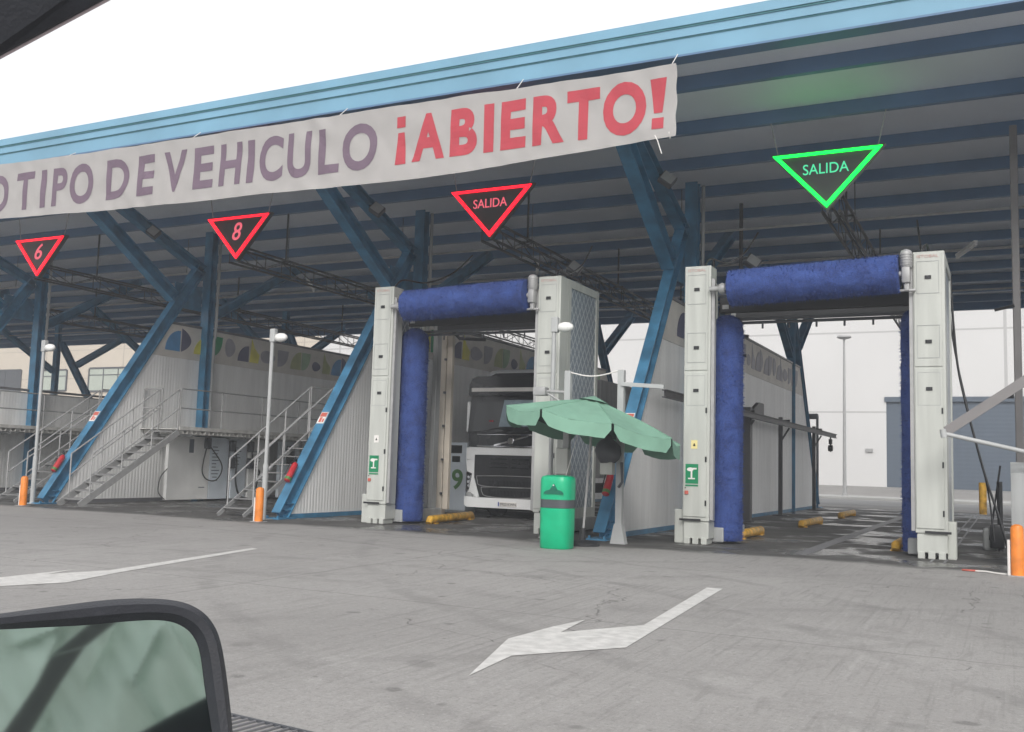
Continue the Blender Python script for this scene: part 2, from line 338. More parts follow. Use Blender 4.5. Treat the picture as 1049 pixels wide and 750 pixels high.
def far_wall_mat(name, c, py_, pz_):
    m = paint(name, c, .75, .05, .12); t = m.node_tree; N = t.nodes; L = t.links; p = N['Principled BSDF']
    g = N.new('ShaderNodeNewGeometry'); s = N.new('ShaderNodeSeparateXYZ'); L.new(g.outputs['Position'], s.inputs[0]); fs = []
    for ax, pitch, th in (('X', py_, .011), ('Z', pz_, .022)):
        k = N.new('ShaderNodeMath'); k.operation = 'MULTIPLY'; k.inputs[1].default_value = 1 / pitch; L.new(s.outputs[ax], k.inputs[0])
        f = N.new('ShaderNodeMath'); f.operation = 'FRACT'; L.new(k.outputs[0], f.inputs[0])
        l = N.new('ShaderNodeMath'); l.operation = 'LESS_THAN'; l.inputs[1].default_value = th; L.new(f.outputs[0], l.inputs[0]); fs.append(l)
    mx = N.new('ShaderNodeMath'); mx.operation = 'MAXIMUM'; L.new(fs[0].outputs[0], mx.inputs[0]); L.new(fs[1].outputs[0], mx.inputs[1])
    mc = N.new('ShaderNodeMix'); mc.data_type = 'RGBA'; mul = N.new('ShaderNodeMath'); mul.operation = 'MULTIPLY'; mul.inputs[1].default_value = .6; L.new(mx.outputs[0], mul.inputs[0]); L.new(mul.outputs[0], mc.inputs[0])
    src = p.inputs['Base Color'].links[0].from_socket; L.new(src, mc.inputs[6]); mc.inputs[7].default_value = (*[x * .5 for x in c], 1); L.new(mc.outputs[2], p.inputs['Base Color']); return m
M['farwhite'] = far_wall_mat('far_wall_white', (.62, .615, .61), 18.6, 5.8)
M['farbeige'] = far_wall_mat('far_wall_beige', (.56, .50, .42), 12, 3.1)
M['shutter'] = ribbed('shutter_blue', (.085, .11, .145), .28, 'Z', .6, .06, .15, .03)

# ------------------------------------------------------------------ setting: ground, road, markings
b = MB(); ys = [-40, 0, 4, 8, 12, 16, 20, 30, 45, 62, 75, 76, 110]
xs = [-150, -120, -60, -30, -15, 0, 15, 60, 90]
def gz_(y): return 0 if y <= 62 else min(.55, (y - 62) / 13 * .55)
vv = [(x, y, gz_(y)) for y in ys for x in xs]; ff = []
for j in range(len(ys) - 1):
    for i in range(len(xs) - 1): a = j * len(xs) + i; ff.append((a, a + 1, a + 1 + len(xs), a + len(xs)))
tag(b.add(vv, ff).build('ground', M['ground']), 'grey stained concrete yard in front of and under the wash bays', None, kind='structure')
M['road'] = paint('back_road', (.24, .24, .24), .8, .15, .4)
b = MB(); b.add([(-90, 46, .004), (40, 46, .004), (40, 56, .004), (-90, 56, .004)], [(0, 1, 2, 3)])
tag(b.build('road', M['road']), 'asphalt service road behind the wash bays', None, kind='structure')
b = MB(); b.bbox(-90, 40, 58, 61.8, .0, .13, .02)
tag(b.build('pavement', M['paving']), 'pale kerbed pavement in front of the far white building', None, kind='structure')
# raised kerbed service strips along the dividing walls
def mark(pts, fs, name, label):
    b = MB(); b.add([(x, y, .004) for x, y in pts], fs)
    tag(b.build(name, M['mark']), label, None, kind='structure')
AF = [(0, 1, 9), (1, 8, 9), (1, 2, 6, 8), (8, 6, 7), (2, 5, 6), (2, 3, 4, 5)]
mark([(-3.09, 5.67), (-3.16, 6.43), (-2.59, 7.22), (-2.94, 11.43), (-3.12, 11.41), (-2.83, 8.33), (-3.27, 7.55), (-3.36, 8.29), (-3.44, 7.79), (-3.49, 7.03)], AF, 'road_marking', 'white painted turn arrow on the concrete in the middle')
mark([(-9.1, 5.6), (-9.05, 6.4), (-8.7, 7.24), (-9.03, 8.23), (-9.9, 11.56), (-10.06, 11.61), (-9.27, 8.3), (-9.45, 7.61), (-9.62, 8.12), (-9.55, 7.11)], [(0, 1, 9), (1, 8, 9), (1, 7, 8), (1, 2, 3, 7), (3, 6, 7), (3, 4, 5, 6)], 'road_marking', 'white painted arrow on the concrete at the left edge')
# drain grate near the camera
gr = thing('drain_grate', (-3.2, 3.9, 0), 'steel drain grate with slanted bars set in the concrete beside the mirror', 'drain')
b = MB(); P0 = Vector((-3.72, 4.13, .006)); P1 = Vector((-2.2, 3.98, .006)); dv = (P1 - P0).normalized(); nv = Vector((dv.y, -dv.x, 0))
b.beam(P0, P1, .018, .012); b.beam(P0 + nv * .4, P1 + nv * .4, .018, .012); b.build('frame', M['darkgrey'], gr)
b = MB()
for k in range(26): a = P0 + dv * (k * .058 + .03); b.beam(a + nv * .01, a + nv * .39 + dv * .0, .012, .010)
b.build('bars', M['trim'], gr)

# ------------------------------------------------------------------ far buildings
FY = 75
wb = thing('white_warehouse', (-5, FY, 0), 'large white panelled building with blue-grey shutter beyond the right wash bay', 'building')
b = MB(); b.box(-58, -7.6, FY, FY + 20, 0, 19); b.box(1.9, 60, FY, FY + 20, 0, 19); b.box(-7.6, 1.9, FY + .3, FY + 20, 0, 19); b.box(-7.6, 1.9, FY, FY + .298, 6.95, 19); b.build('wall', M['farwhite'], wb)
b = MB(); b.box(-7.6, 1.9, FY + .1, FY + .29, .3, 6.6); b.build('shutter', M['shutter'], wb)
b = MB(); b.box(-7.7, 2.0, FY - .12, FY + .2, 6.6, 6.95); b.build('shutter_box', M['shutter'], wb)
b = MB(); b.bbox(-9.0, -8.5, FY - .15, FY - .003, 3.0, 3.25, .02); b.build('wall_lamp', M['galv'], wb)
bb = thing('beige_office_building', (-90, FY, 0), 'beige building with tall windows seen under the roof at far left', 'building')
b = MB(); b.box(-140, -58.1, FY + .02, FY + 20, 0, 19); b.build('wall', M['farbeige'], bb)
for (x0, x1, z0, z1) in ((-108, -99.9, 6.2, 10.4), (-96.8, -92.4, 8.0, 10.3), (-88.9, -82.3, 7.9, 10.4), (-78.6, -72, 7.9, 10.5), (-69, -64, 7.9, 10.5)):
    f = MB()
    for q in (x0, x1): f.box(q - .09, q + .09, FY - .1, FY + .01, z0, z1)
    for q in (z0, z1): f.box(x0 + .09, x1 - .09, FY - .1, FY + .01, q - .09, q + .09)
    n = 1 if x1 - x0 < 5 else 2
    for k in range(1, n + 1): q = x0 + (x1 - x0) * k / (n + 1); f.box(q - .06, q + .06, FY - .08, FY + .01, z0 + .09, z1 - .09)
    f.box(x0 + .09, x1 - .09, FY - .075, FY + .01, z0 + (z1 - z0) * .7 - .05, z0 + (z1 - z0) * .7 + .05)
    fo = f.build('window', M['darkgrey'], bb)
    g_ = MB(); g_.box(x0 + .08, x1 - .08, FY - .05, FY + .015, z0 + .08, z1 - .08)
    g_.build('pane', M['winglass'] if x0 > -97 else M['darkgrey'], fo)

def street_lamp(x, y, h, label, arm=False):
    t = thing('street_lamp', (x, y, 0), label, 'street lamp')
    b = MB(); b.tube([(x, y, 0), (x, y, h)], [.11, .06], 10); b.build('pole', M['galv'], t)
    b = MB(); b.lathe((x, y, 0), [(.28, 0), (.28, .04), (.16, .06), (.14, .3)], 12); b.build('base', M['galv'], t)
    b = MB()
    if arm: b.tube([(x, y, h), (x + .1, y, h + .5), (x + .7, y, h + .95), (x + 2.0, y, h + 1.0)], .05, 8); b.bbox(x + 2.0, x + 2.7, y - .15, y + .15, h + .93, h + 1.06, .02)
    else: b.lathe((x, y, h), [(.08, -.05), (.3, .0), (.42, .06), (.40, .14), (.12, .2)], 16)
    b.build('lamp_head', M['galv'], t)
street_lamp(-8.4, 60.2, 9.3, 'tall thin street lamp standing before the far white building')
street_lamp(-21.6, 48.0, 6.6, 'street lamp with curved arm seen between the two wash gantries', True)
sp = thing('sign_post', (-9.6, 50, 0), 'short dark post with small camera box beyond the right wash bay', 'post')
b = MB(); b.tube([(-7.75, 47, 0), (-7.75, 47, 4.0)], .06, 8); b.build('pole', M['darkgrey'], sp)
b = MB(); b.bbox(-8.2, -7.72, 46.85, 47.15, 3.85, 4.1, .03); b.build('camera_box', M['darkgrey'], sp)

# ------------------------------------------------------------------ canopy roof
def rz(y): return 8.5 - .03 * (y - 16) if y < 29.3 else 8.10 + .004 * (y - 29.3)
RX0, RX1 = -62, 16
roof = thing('canopy_roof', (0, 16, 8.5), 'long flat canopy roof with light blue edge over the wash bays', 'roof')
b = MB()
b.box(RX0, RX1, 15.97, 16.27, 8.50, 8.80); b.box(RX0, RX1, 15.93, 16.27, 8.805, 8.985); b.box(RX0, RX1, 15.89, 16.3, 8.99, 9.16)
fo = b.build('fascia', M['fascia'], roof)
b = MB(); b.box(RX0, RX1, 15.955, 16.0, 8.787, 8.803); b.box(RX0, RX1, 15.905, 15.97, 8.960, 8.970); b.box(RX0, RX1, 15.905, 15.97, 8.984, 8.990); b.build('stripe', M['fasciagreen'], fo)
b = MB(); b.box(RX0, RX1, 15.95, 16.28, 8.46, 8.497); b.build('edge_trim', M['purlin'], fo)
b = MB()   # corrugated sheet roof
yy = [16.3, 17, 18, 20, 24, 29.3, 36, 43.4]
b.add([(x, y, rz(y) + .28 + dz) for dz in (0, .09) for y in yy for x in (RX0, RX1)],
      [(2 * i, 2 * i + 2, 2 * i + 3, 2 * i + 1) for i in range(7)] + [(16 + 2 * i, 16 + 2 * i + 1, 16 + 2 * i + 3, 16 + 2 * i + 2) for i in range(7)])
# standing ribs under the sheets
b.build('roof_sheet', M['deck'], roof)
b = MB(); b.box(RX0, RX1, 43.4, 43.6, rz(43) - .05, rz(43) + .5); b.build('rear_fascia', M['purlin'], roof)
y = 17.45; k = 0
while y < 43.3:
    z = rz(y); b = MB(); b.box(RX0, RX1, y, y + .02, z, z + .275)
    b.box(RX0, RX1, y + .022, y + .13, z, z + .022); b.box(RX0, RX1, y + .022, y + .13, z + .25, z + .272); b.build('purlin', M['purlin'], roof); y += 2.2; k += 1
# lattice trusses carried along each bay
def lattice(b, p0, p1, h, n):
    p0, p1 = Vector(p0), Vector(p1); up = Vector((0, 0, h))
    b.beam(p0, p1, .05, .05); b.beam(p0 + up, p1 + up, .05, .05)
    for i in range(n + 1):
        q = p0.lerp(p1, i / n); b.beam(q, q + up, .02, .02)
        if i < n: q2 = p0.lerp(p1, (i + 1) / n); b.beam(q if i % 2 else q + up, (q2 + up) if i % 2 else q2, .02, .02)
FX = [-6.82 - 7.65 * i for i in (-1, 0, 1, 2, 3, 4, 5)]
for i, x in enumerate([-3.0, -10.65, -18.3, -25.95, -33.6]):
    t = thing('lattice_truss', (x, 19.7, 6.5), ['dark lattice truss hanging behind the green sign', 'dark lattice truss behind the red SALIDA sign', 'dark lattice truss running back over the stair bay, behind the red sign with digit 8', 'dark lattice truss running back from the leftmost red triangle sign', 'dark lattice truss at the far left end under the roof, beyond the first blue column'][i], 'truss', 'lattice trusses under the canopy')
    b = MB(); lattice(b, (x - .16, 19.8, 6.5), (x - .16, 41, 6.35), .42, 20); b.build('chord', M['truss'], t)
    b = MB(); lattice(b, (x + .16, 19.8, 6.5), (x + .16, 41, 6.35), .42, 20); b.build('chord', M['truss'], t)
    for yq in (21.9, 28.4, 35.0, 40.5): b = MB(); b.beam((x, yq, 6.9), (x, yq, rz(yq)), .04, .04); b.beam((x - .16, yq, 6.92), (x + .16, yq, 6.92), .04, .04); b.build('hanger', M['truss'], t)
# pipes and conduits under the roof
pp = thing('service_pipes', (-15, 24, 7.4), 'thin pipes and conduits running under the dark roof across the bays', 'pipes')
for (yq, zq, r) in ((23.3, 7.15, .03), (28, 7.3, .04), (33, 7.1, .03)): b = MB(); b.tube([(-50, yq, zq), (8, yq, zq)], r, 6); b.build('pipe', M['galv'], pp)
for q in range(12): xq = -44 + q * 4.1; b = MB(); b.tube([(xq, 23.3, 7.15), (xq, 23.3, rz(23.3))], .012, 5); b.build('hanger_rod', M['truss'], pp)

# ------------------------------------------------------------------ steel frames
FL = ['blue steel frame at the right edge beyond the right gantry', 'blue steel frame with raking brace between the two wash gantries', 'blue steel frame with raking brace left of the left gantry', 'blue steel frame with raking brace left of the metal stairs', 'blue steel frame at the left edge, mostly cut off', 'blue steel frame far left under the roof', 'dark steel frame seen against the beige building at far left']
fr0 = None
def make_frame(x):
    t = thing('steel_frame', (x, 17.5, 0), 'x', 'steel frame', 'blue steel frames carrying the canopy')
    b = MB(); b.ibeam((x, 17.55, .05), (x, 22.5, 7.1), .24, .34, .025); b.box(x - .22, x + .22, 17.25, 17.85, 0, .03)
    for q in (-.15, .15): b.box(x + q - .02, x + q + .02, 17.3, 17.34, .03, .08)
    # stiffener ribs at the foot
    for zz in (.18, .32): b.box(x - .11, x + .11, 17.5 + zz * .7, 17.75 + zz * .7, zz, zz + .02)
    b.build('brace', M['steel'], t)
    b = MB(); b.ibeam((x + .16, 22.75, 0), (x + .16, 22.75, 8.25), .30, .26, .025, (1, 0, 0)); b.build('column', M['steel'], t)
    b = MB(); b.ibeam((x, 21.45, 6.02), (x, 17.7, 8.40), .30, .34, .025); b.box(x - .02, x + .02, 21.5, 22.6, 5.75, 6.5); b.build('arm', M['steel'], t)
    b = MB(); b.ibeam((x, 22.6, 7.02), (x, 19.0, 8.36), .26, .28, .025); b.build('arm', M['steel'], t)
    b = MB(); b.ibeam((x, 22.9, 5.55), (x, 27.2, 8.0), .24, .28, .025); b.build('arm', M['steel'], t)
    # mirrored rear half
    m_ = lambda y: 58.6 - y
    b = MB(); b.ibeam((x, m_(17.55), .05), (x, m_(22.5), 7.1), .24, .34, .025); b.box(x - .22, x + .22, m_(17.85), m_(17.25), 0, .03); b.build('brace', M['steel'], t)
    b = MB(); b.ibeam((x, m_(22.75), 0), (x, m_(22.75), 8.1), .26, .26, .025); b.build('column', M['steel'], t)
    b = MB(); b.ibeam((x, m_(21.45), 6.02), (x, m_(18.2), 8.0), .28, .32, .025); b.build('arm', M['steel'], t)
    b = MB(); b.ibeam((x, m_(22.9), 5.55), (x, m_(27.2), 8.0), .24, .28, .025); b.build('arm', M['steel'], t)
    # slim downpipe beside the column
    b = MB(); b.tube([(x + .38, 22.9, 8.2), (x + .38, 22.9, 5.0), (x + .34, 22.9, 4.9), (x + .34, 22.9, 2.2)], .045, 8); b.build('downpipe', M['greyp'], t)
    return t
fr0 = make_frame(FX[0]); fr0['label'] = FL[0]
for i in range(1, 7): c = copy_tree(fr0, (FX[i] - FX[0], 0, 0)); c['label'] = FL[i]
# thin rods hanging mid bay
for x, yq, lab in ((-18.0, 31, 'thin dark hanger post behind the ovals wall in the stair bay'), (-6.0, 24.9, 'thin dark hanger post above the wall in the right bay')): 
    b = MB(); b.tube([(x, yq, 2.9 if x < -10 else 3.0), (x, yq, rz(yq))], .05, 8); tag(b.build('hanger_post', M['truss'], None, (x, yq, 3)), lab, 'post')

# ------------------------------------------------------------------ dividing walls
PAL = {'b': (.08, .28, .55), 'n': (.10, .10, .17), 'y': (.70, .64, .10), 'g': (.04, .32, .14), 'w': (.34, .33, .37), 'o': (.42, .45, .22), 'l': (.30, .44, .28)}
for k_, c_ in PAL.items(): M['p' + k_] = paint('mural_' + k_, c_, .6, .2, 3)
def leaf(kind, y0, y1, z0, z1):
    pts = []
    n = 10
    if kind == 0:   # quarter dome, flat bottom, curve on the front side
        pts = [(y1, z0), (y1, z1 - .0)] + [(y1 - (y1 - y0) * math.sin(a), z0 + (z1 - z0) * math.cos(a)) for a in [math.pi / 2 * i / n for i in range(n + 1)]]
    elif kind == 1: # half leaf, straight front edge
        pts = [(y0, z0), (y0, z1)] + [(y0 + (y1 - y0) * abs(math.sin(a)) ** .8, z1 - (z1 - z0) * (a / math.pi)) for a in [math.pi * i / (n + 2) for i in range(1, n + 2)]]
    elif kind == 2: # shield
        pts = [(y0, z1), (y1, z1)] + [(y1 - (y1 - y0) * (a ** 1.6), z1 - (z1 - z0) * (math.sin(a * math.pi / 2) ** .7) * (1 if a < .98 else 1)) for a in [i / n for i in range(1, n)]] + [(y0, z0)]
    elif kind == 3: # almond
        pts = [(y0 + (y1 - y0) * (.5 - .5 * math.cos(a)), (z0 + z1) / 2 + (z1 - z0) / 2 * math.sin(a) * (.8 + .2 * math.cos(a))) for a in [2 * math.pi * i / 16 for i in range(16)]]
    else:           # spike leaf
        pts = [(y0, z0), (y0 + (y1 - y0) * .15, z1), (y0 + (y1 - y0) * .45, z0 + (z1 - z0) * .62), (y1, z0 + (z1 - z0) * .35), (y1 - .05, z0)]
    # drop repeats
    out = []
    for q in pts:
        if not out or (abs(q[0] - out[-1][0]) + abs(q[1] - out[-1][1])) > .004: out.append(q)
    if abs(out[0][0] - out[-1][0]) + abs(out[0][1] - out[-1][1]) < .004: out.pop()
    return out
SEQ = [(0, 'b', .62, .60), (1, 'n', .42, .68), (0, 'y', .7, .55), (2, 'g', .55, .62), (3, 'w', .5, .7), (0, 'n', .55, .5), (4, 'y', .5, .75), (3, 'w', .8, .5), (2, 'w', .6, .55), (0, 'o', .6, .6), (2, 'l', .5, .6), (3, 'n', .5, .4), (4, 'o', .5, .72)]
def oval(b, kind, y, z, wd, ht, x, t=.012): b.prism([(x, q[0], q[1]) for q in leaf(kind, y, y + wd, z, z + ht)], (t, 0, 0))
WL = ['ribbed dividing wall with grey faded leaf shapes, right of the green umbrella', 'ribbed dividing wall with coloured leaf shapes behind the left gantry', 'ribbed dividing wall with coloured leaf shapes above the metal stairs', 'low plain dividing wall with dark top at the far left']
for wi in range(4):
    x = FX[1 + wi]; t = thing('dividing_wall', (x, 29, 0), WL[wi], 'wall', 'dividing walls between the bays')
    H = 5.2 if wi < 3 else 3.35; S = 4.22 if wi < 3 else 3.3
    yf = lambda z: 17.55 + (z) * 4.95 / 7.05 + .22
    yr = lambda z: 58.6 - yf(z)
    if wi == 3: yf = lambda z: 20.5; yr = lambda z: 34
    b = MB(); b.prism([(x - .06, yf(.1), .1), (x - .06, yr(.1), .1), (x - .06, yr(S), S), (x - .06, yf(S), S)], (.12, 0, 0)); b.build('lower_panel', M['wall_low'], t)
    if wi < 3:
        b = MB(); b.prism([(x - .07, yf(S + .004), S + .004), (x - .07, yr(S + .004), S + .004), (x - .07, yr(H), H), (x - .07, yf(H), H)], (.14, 0, 0)); b.build('upper_panel', M['wall_up'], t)
    b = MB(); b.box(x - .1, x + .1, yf(H), yr(H), H + .002, H + .07)
    b.build('cap', M['trim'], t)
    b = MB(); b.box(x - .075, x + .075, yf(0) - .1, yr(0), 0, .098); b.build('kerb', M['steel'] if wi < 2 else M['trim'], t)
    if wi < 3:
        y = 21.2 if wi == 2 else (21.75 if wi == 1 else 21.9); i = 0
        while y < 36.6:
            kd, cc, wd, ht = SEQ[i % len(SEQ)]; b = MB(); oval(b, kd, y, 4.42, wd * .92, ht * 1.03, x + .072)
            if wi == 0: cc = 'w' if i else 'n'
            b.build('leaf_shape', M['p' + cc], t); y += wd * .9 + (.07 if kd in (0, 4) else .14); i += 1
# dark inner wall of left-most low walls' recess handled by geometry above

# ------------------------------------------------------------------ access platforms with stairs
def corr_deck(b, x0, x1, y0, y1, z, pitch=.34, amp=.10):
    n = int((y1 - y0) / pitch); pts = []
    for i in range(n): yq = y0 + i * pitch; pts += [(yq, z), (yq + pitch * .4, z), (yq + pitch * .5, z - amp), (yq + pitch * .9, z - amp)]
    vs_ = []; fs = []
    for (yq, zq) in pts: vs_ += [(x0, yq, zq), (x1, yq, zq), (x0, yq, zq - .012), (x1, yq, zq - .012)]
    for i in range(len(pts) - 1):
        a = 4 * i; fs += [(a, a + 1, a + 5, a + 4), (a + 2, a + 6, a + 7, a + 3), (a + 1, a + 3, a + 7, a + 5), (a, a + 4, a + 6, a + 2)]
    b.add(vs_, fs)
def rail(parent, x, pts, inner=False):
    # pts: list of (y, z_floor) along which posts stand
    r = MB()
    for (yq, zq) in pts: r.tube([(x, yq, zq), (x, yq, zq + 1.12)], .019, 8)
    for h in (1.12, .58): r.tube([(x, yq, zq + h) for (yq, zq) in pts], .02, 8)
    return r.build('handrail', M['galv'], parent)
def platform(wallx, side, label, y1=37.):
    # side +1: walkway on the +X side of the wall
    xi = wallx + side * .08; xo = wallx + side * 1.57; xs_ = wallx + side * .82
    t = thing('access_platform', (xo, 17.3, 0), label, 'platform', 'raised access platforms with stairs')
    x0, x1 = min(xi, xo), max(xi, xo); a0, a1 = min(xs_, xo), max(xs_, xo)
    b = MB(); b.box(x0, x1, 20.45, y1, 2.052, 2.075); corr_deck(b, x0, x1 + (.03 if side > 0 else 0), 20.45, y1, 2.045)
    b.box(xo - .02, xo + .04, 20.45, y1, 2.04, 2.14); b.build('deck', M['deckedge'], t)
    yq = 21
    while yq < y1: b = MB(); b.beam((xi, yq, 1.9), (xo - side * .05, yq, 1.9), .06, .06); yq += 2.2; b.build('bracket', M['greyp'], t)
    # stairs
    slope = (2.05) / (20.45 - 17.3); b = MB()
    for xx in (a0, a1): b.beam((xx, 17.3, .02), (xx, 20.45, 1.98), .03, .17 if side > 0 else .09, (1, 0, 0))
    b.build('stringer', M['galv'], t)
    n = 10; b = MB()
    for i in range(n): yq = 17.45 + i * .31; zq = (yq + .13 - 17.3) * slope; b.box(a0 + .02, a1 - .02, yq, yq + .25, zq - .012, zq + .012); b.box(a0 + .02, a1 - .02, yq - .004, yq + .006, zq - (.035 if side > 0 else .014), zq + .012)
    b.build('tread', M['tread'], t)
    for xx in (a0, a1): rail(t, xx, [(17.6, .18), (18.55, .82), (19.5, 1.44), (20.4, 2.04)])
    pts = [(20.45 + .02, 2.07)]; yq = 22.1
    while yq <= y1: pts.append((yq, 2.07)); yq += 1.75
    rail(t, xo, pts)
    xa = xs_ - side * .74
    r = MB(); 
    for q in (xi + side * .03, xs_): r.tube([(q, 20.5, 2.07), (q, 20.5, 3.19)], .022, 8)
    for h in (3.19, 2.65): r.tube([(xi + side * .03, 20.5, h), (xs_, 20.5, h)], .024, 8)
    r.build('handrail', M['galv'], t)
    return t
platform(FX[3], 1, 'galvanised stairs and platform with handrails, the whole flight in view at left')
platform(FX[2], -1, 'galvanised stairs and handrails left of the second blue brace, beside the orange bollard')
platform(FX[3], -1, 'galvanised stairs and handrails at the left edge behind the blue brace')
platform(FX[4], 1, 'raised platform with railing along the low wall at far left')

# ------------------------------------------------------------------ dispenser panels under the platform
dp = thing('dispenser_panel', (-21.3, 20.9, 0), 'white service panel with black hoses under the raised platform', 'panel')
PX = -21.3
M['panelw'] = paint('panel_white', (.84, .84, .82), .4, .06, 2, dirt=.06); M['panelb'] = paint('panel_pale_blue', (.68, .74, .80), .35, .06, 2, dirt=.05); M['labelink'] = paint('label_ink', (.12, .14, .17), .6)
for (y0, y1, mt) in ((20.86, 22.5, 'panelw'), (22.52, 23.3, 'panelb'), (23.45, 24.1, 'panelb'), (24.22, 25.2, 'panelw'), (25.7, 26.7, 'panelb'), (26.9, 30.5, 'panelw')):
    b = MB(); b.bbox(PX - .12, PX, y0, y1, .06, 1.90, .012); bo = b.build('board', M[mt], dp)
b = MB(); b.box(PX + .002, PX + .006, 21.65, 21.83, 1.42, 1.82); b.build('notice', M['labelink'], dp)
random.seed(3)
for (yy0, yy1, z0, n) in ((22.6, 22.95, 1.6, 9), (23.5, 23.85, 1.6, 7), (22.1, 22.4, .4, 1), (22.65, 22.9, .8, 3), (24.4, 24.8, 1.5, 6)):
    b = MB()
    for i in range(n): z = z0 - i * .1; b.box(PX + .002, PX + .005, yy0, yy0 + (yy1 - yy0) * random.uniform(.5, 1), z, z + .025)
    o_ = b.build('text_lines', M['labelink'], dp)
b = MB(); b.bbox(PX + .003, PX + .05, 26.0, 26.4, 1.1, 1.75, .02); b.build('screen', M['black'], dp)
for (y0, z0) in ((22.22, 1.55), (23.28, 1.5), (23.28, .98), (24.1, 1.5), (24.1, .98)): b = MB(); b.bbox(PX + .002, PX + .14, y0, y0 + .2, z0, z0 + .33, .03); b.build('hose_holster', M['darkgrey'], dp)
def hose(pts, r=.028):
    P_ = [Vector(p) for p in pts]; out = []
    for i in range(len(P_) - 1):
        p0, p1, p2, p3 = P_[max(i - 1, 0)], P_[i], P_[i + 1], P_[min(i + 2, len(P_) - 1)]
        for k in range(8):
            u = k / 8; out.append(.5 * ((2 * p1) + (p2 - p0) * u + (2 * p0 - 5 * p1 + 4 * p2 - p3) * u * u + (3 * p1 - 3 * p2 + p3 - p0) * u ** 3))
    out.append(P_[-1]); return out, r
def add_hose(parent, pts, r=.028, mat='black', name='hose'):
    p, r = hose(pts, r); b = MB(); b.tube(p, r, 8); return b.build(name, M[mat], parent)
add_hose(dp, [(PX + .1, 22.3, 1.75), (PX + .13, 22.12, 1.2), (PX + .13, 22.1, .85), (PX + .13, 22.3, .65), (PX + .13, 22.65, .62), (PX + .13, 22.88, .85), (PX + .13, 22.85, 1.15), (PX + .1, 22.4, 1.62)], .018)
add_hose(dp, [(PX + .1, 23.4, 1.75), (PX + .15, 23.5, 1.2), (PX + .15, 23.5, .6), (PX + .2, 23.65, .16), (PX + .3, 23.9, .06)], .03)
add_hose(dp, [(PX + .1, 24.2, 1.7), (PX + .15, 24.3, 1.0), (PX + .15, 24.55, .9), (PX + .2, 24.4, .3), (PX + .2, 24.9, .08)], .03)
add_hose(dp, [(PX + .02, 20.84, .95), (PX + .02, 20.6, .7), (PX + .02, 20.55, .3), (PX + .02, 20.8, .08)], .014)

# ------------------------------------------------------------------ text helper
FONT = None
def text_bm(s, x0, x1, z0, z1, y, depth=.01, bold=0.0, shear=0.):
    cu = bpy.data.curves.new('t', 'FONT'); cu.body = s; cu.size = 1; cu.resolution_u = 5; cu.offset = bold; cu.shear = shear; cu.fill_mode = 'BOTH'
    o = bpy.data.objects.new('t', cu); COL.objects.link(o); dg = bpy.context.evaluated_depsgraph_get(); dg.update()
    me = bpy.data.meshes.new_from_object(o.evaluated_get(dg)); bm = bmesh.new(); bm.from_mesh(me)
    bpy.data.objects.remove(o); bpy.data.curves.remove(cu); bpy.data.meshes.remove(me)
    bmesh.ops.remove_doubles(bm, verts=bm.verts[:], dist=1e-4)
    a = min(v.co.x for v in bm.verts); c = max(v.co.x for v in bm.verts); d = min(v.co.y for v in bm.verts); e = max(v.co.y for v in bm.verts)
    for v in bm.verts: v.co = Vector((x0 + (v.co.x - a) / (c - a) * (x1 - x0), y, z0 + (v.co.y - d) / (e - d) * (z1 - z0)))
    if depth:
        r = bmesh.ops.extrude_face_region(bm, geom=bm.faces[:]); 
        for v in [g for g in r['geom'] if isinstance(g, bmesh.types.BMVert)]: v.co.y -= depth
    return bm

# ------------------------------------------------------------------ banner
BY = 15.80
HEM = [(-30, 7.2), (-22.29, 7.06), (-18.85, 6.94), (-15.81, 6.88), (-13.12, 6.85), (-10.71, 6.79), (-8.96, 6.81), (-7.35, 6.89), (-6.22, 6.94), (-4.9, 6.99), (-4, 7.0)]
TOPL = [(-30, 8.5), (-22.46, 8.45), (-18.99, 8.38), (-15.93, 8.35), (-13.22, 8.33), (-10.79, 8.32), (-8.6, 8.30), (-6.62, 8.27), (-4.9, 8.27), (-4, 8.27)]
def lut(T, x):
    for (a, p), (c, q) in zip(T, T[1:]):
        if a <= x <= c: u = (x - a) / (c - a); return p + (q - p) * u
def wrinkle(x, z):
    n = noise.noise(Vector((x * .9, z * 1.6, 3.1))) * .03 + noise.noise(Vector((x * 2.6 + z * 2.2, z * 1.2 - x * .8, 9.))) * .02
    n += .010 * math.sin((x * 1.0 + z * .9) * 9 + 3 * noise.noise(Vector((x * .5, z, 0)))) * max(0, noise.noise(Vector((x * .6, 0, 5)))) * 2
    n += -.02 * ((z - 7.6) / .7) ** 2
    return n
def bmap(x, z): return Vector((x, BY + wrinkle(x, z), z))
banner = thing('banner', (-15.5, BY, 7), 'long white banner with purple and red lettering hung on the roof edge', 'banner')
b = MB(); nx, nz_n = 300, 18; X0, X1 = -26.0, -4.93
vs_ = []
for j in range(nz_n + 1):
    for i in range(nx + 1):
        x = X0 + (X1 - X0) * i / nx; zt = lut(TOPL, x) + .006 * math.sin(x * 3.3); zb = lut(HEM, x) + .006 * math.sin(x * 2.1)
        z = zb + (zt - zb) * j / nz_n; q = bmap(x, z); 
        if i == nx: q.x += .012 * math.sin(j * .9)
        vs_.append(q)
fs = [(j * (nx + 1) + i, j * (nx + 1) + i + 1, (j + 1) * (nx + 1) + i + 1, (j + 1) * (nx + 1) + i) for j in range(nz_n) for i in range(nx)]
b.add(vs_, fs, True); b.build('sheet', M['banner'], banner)
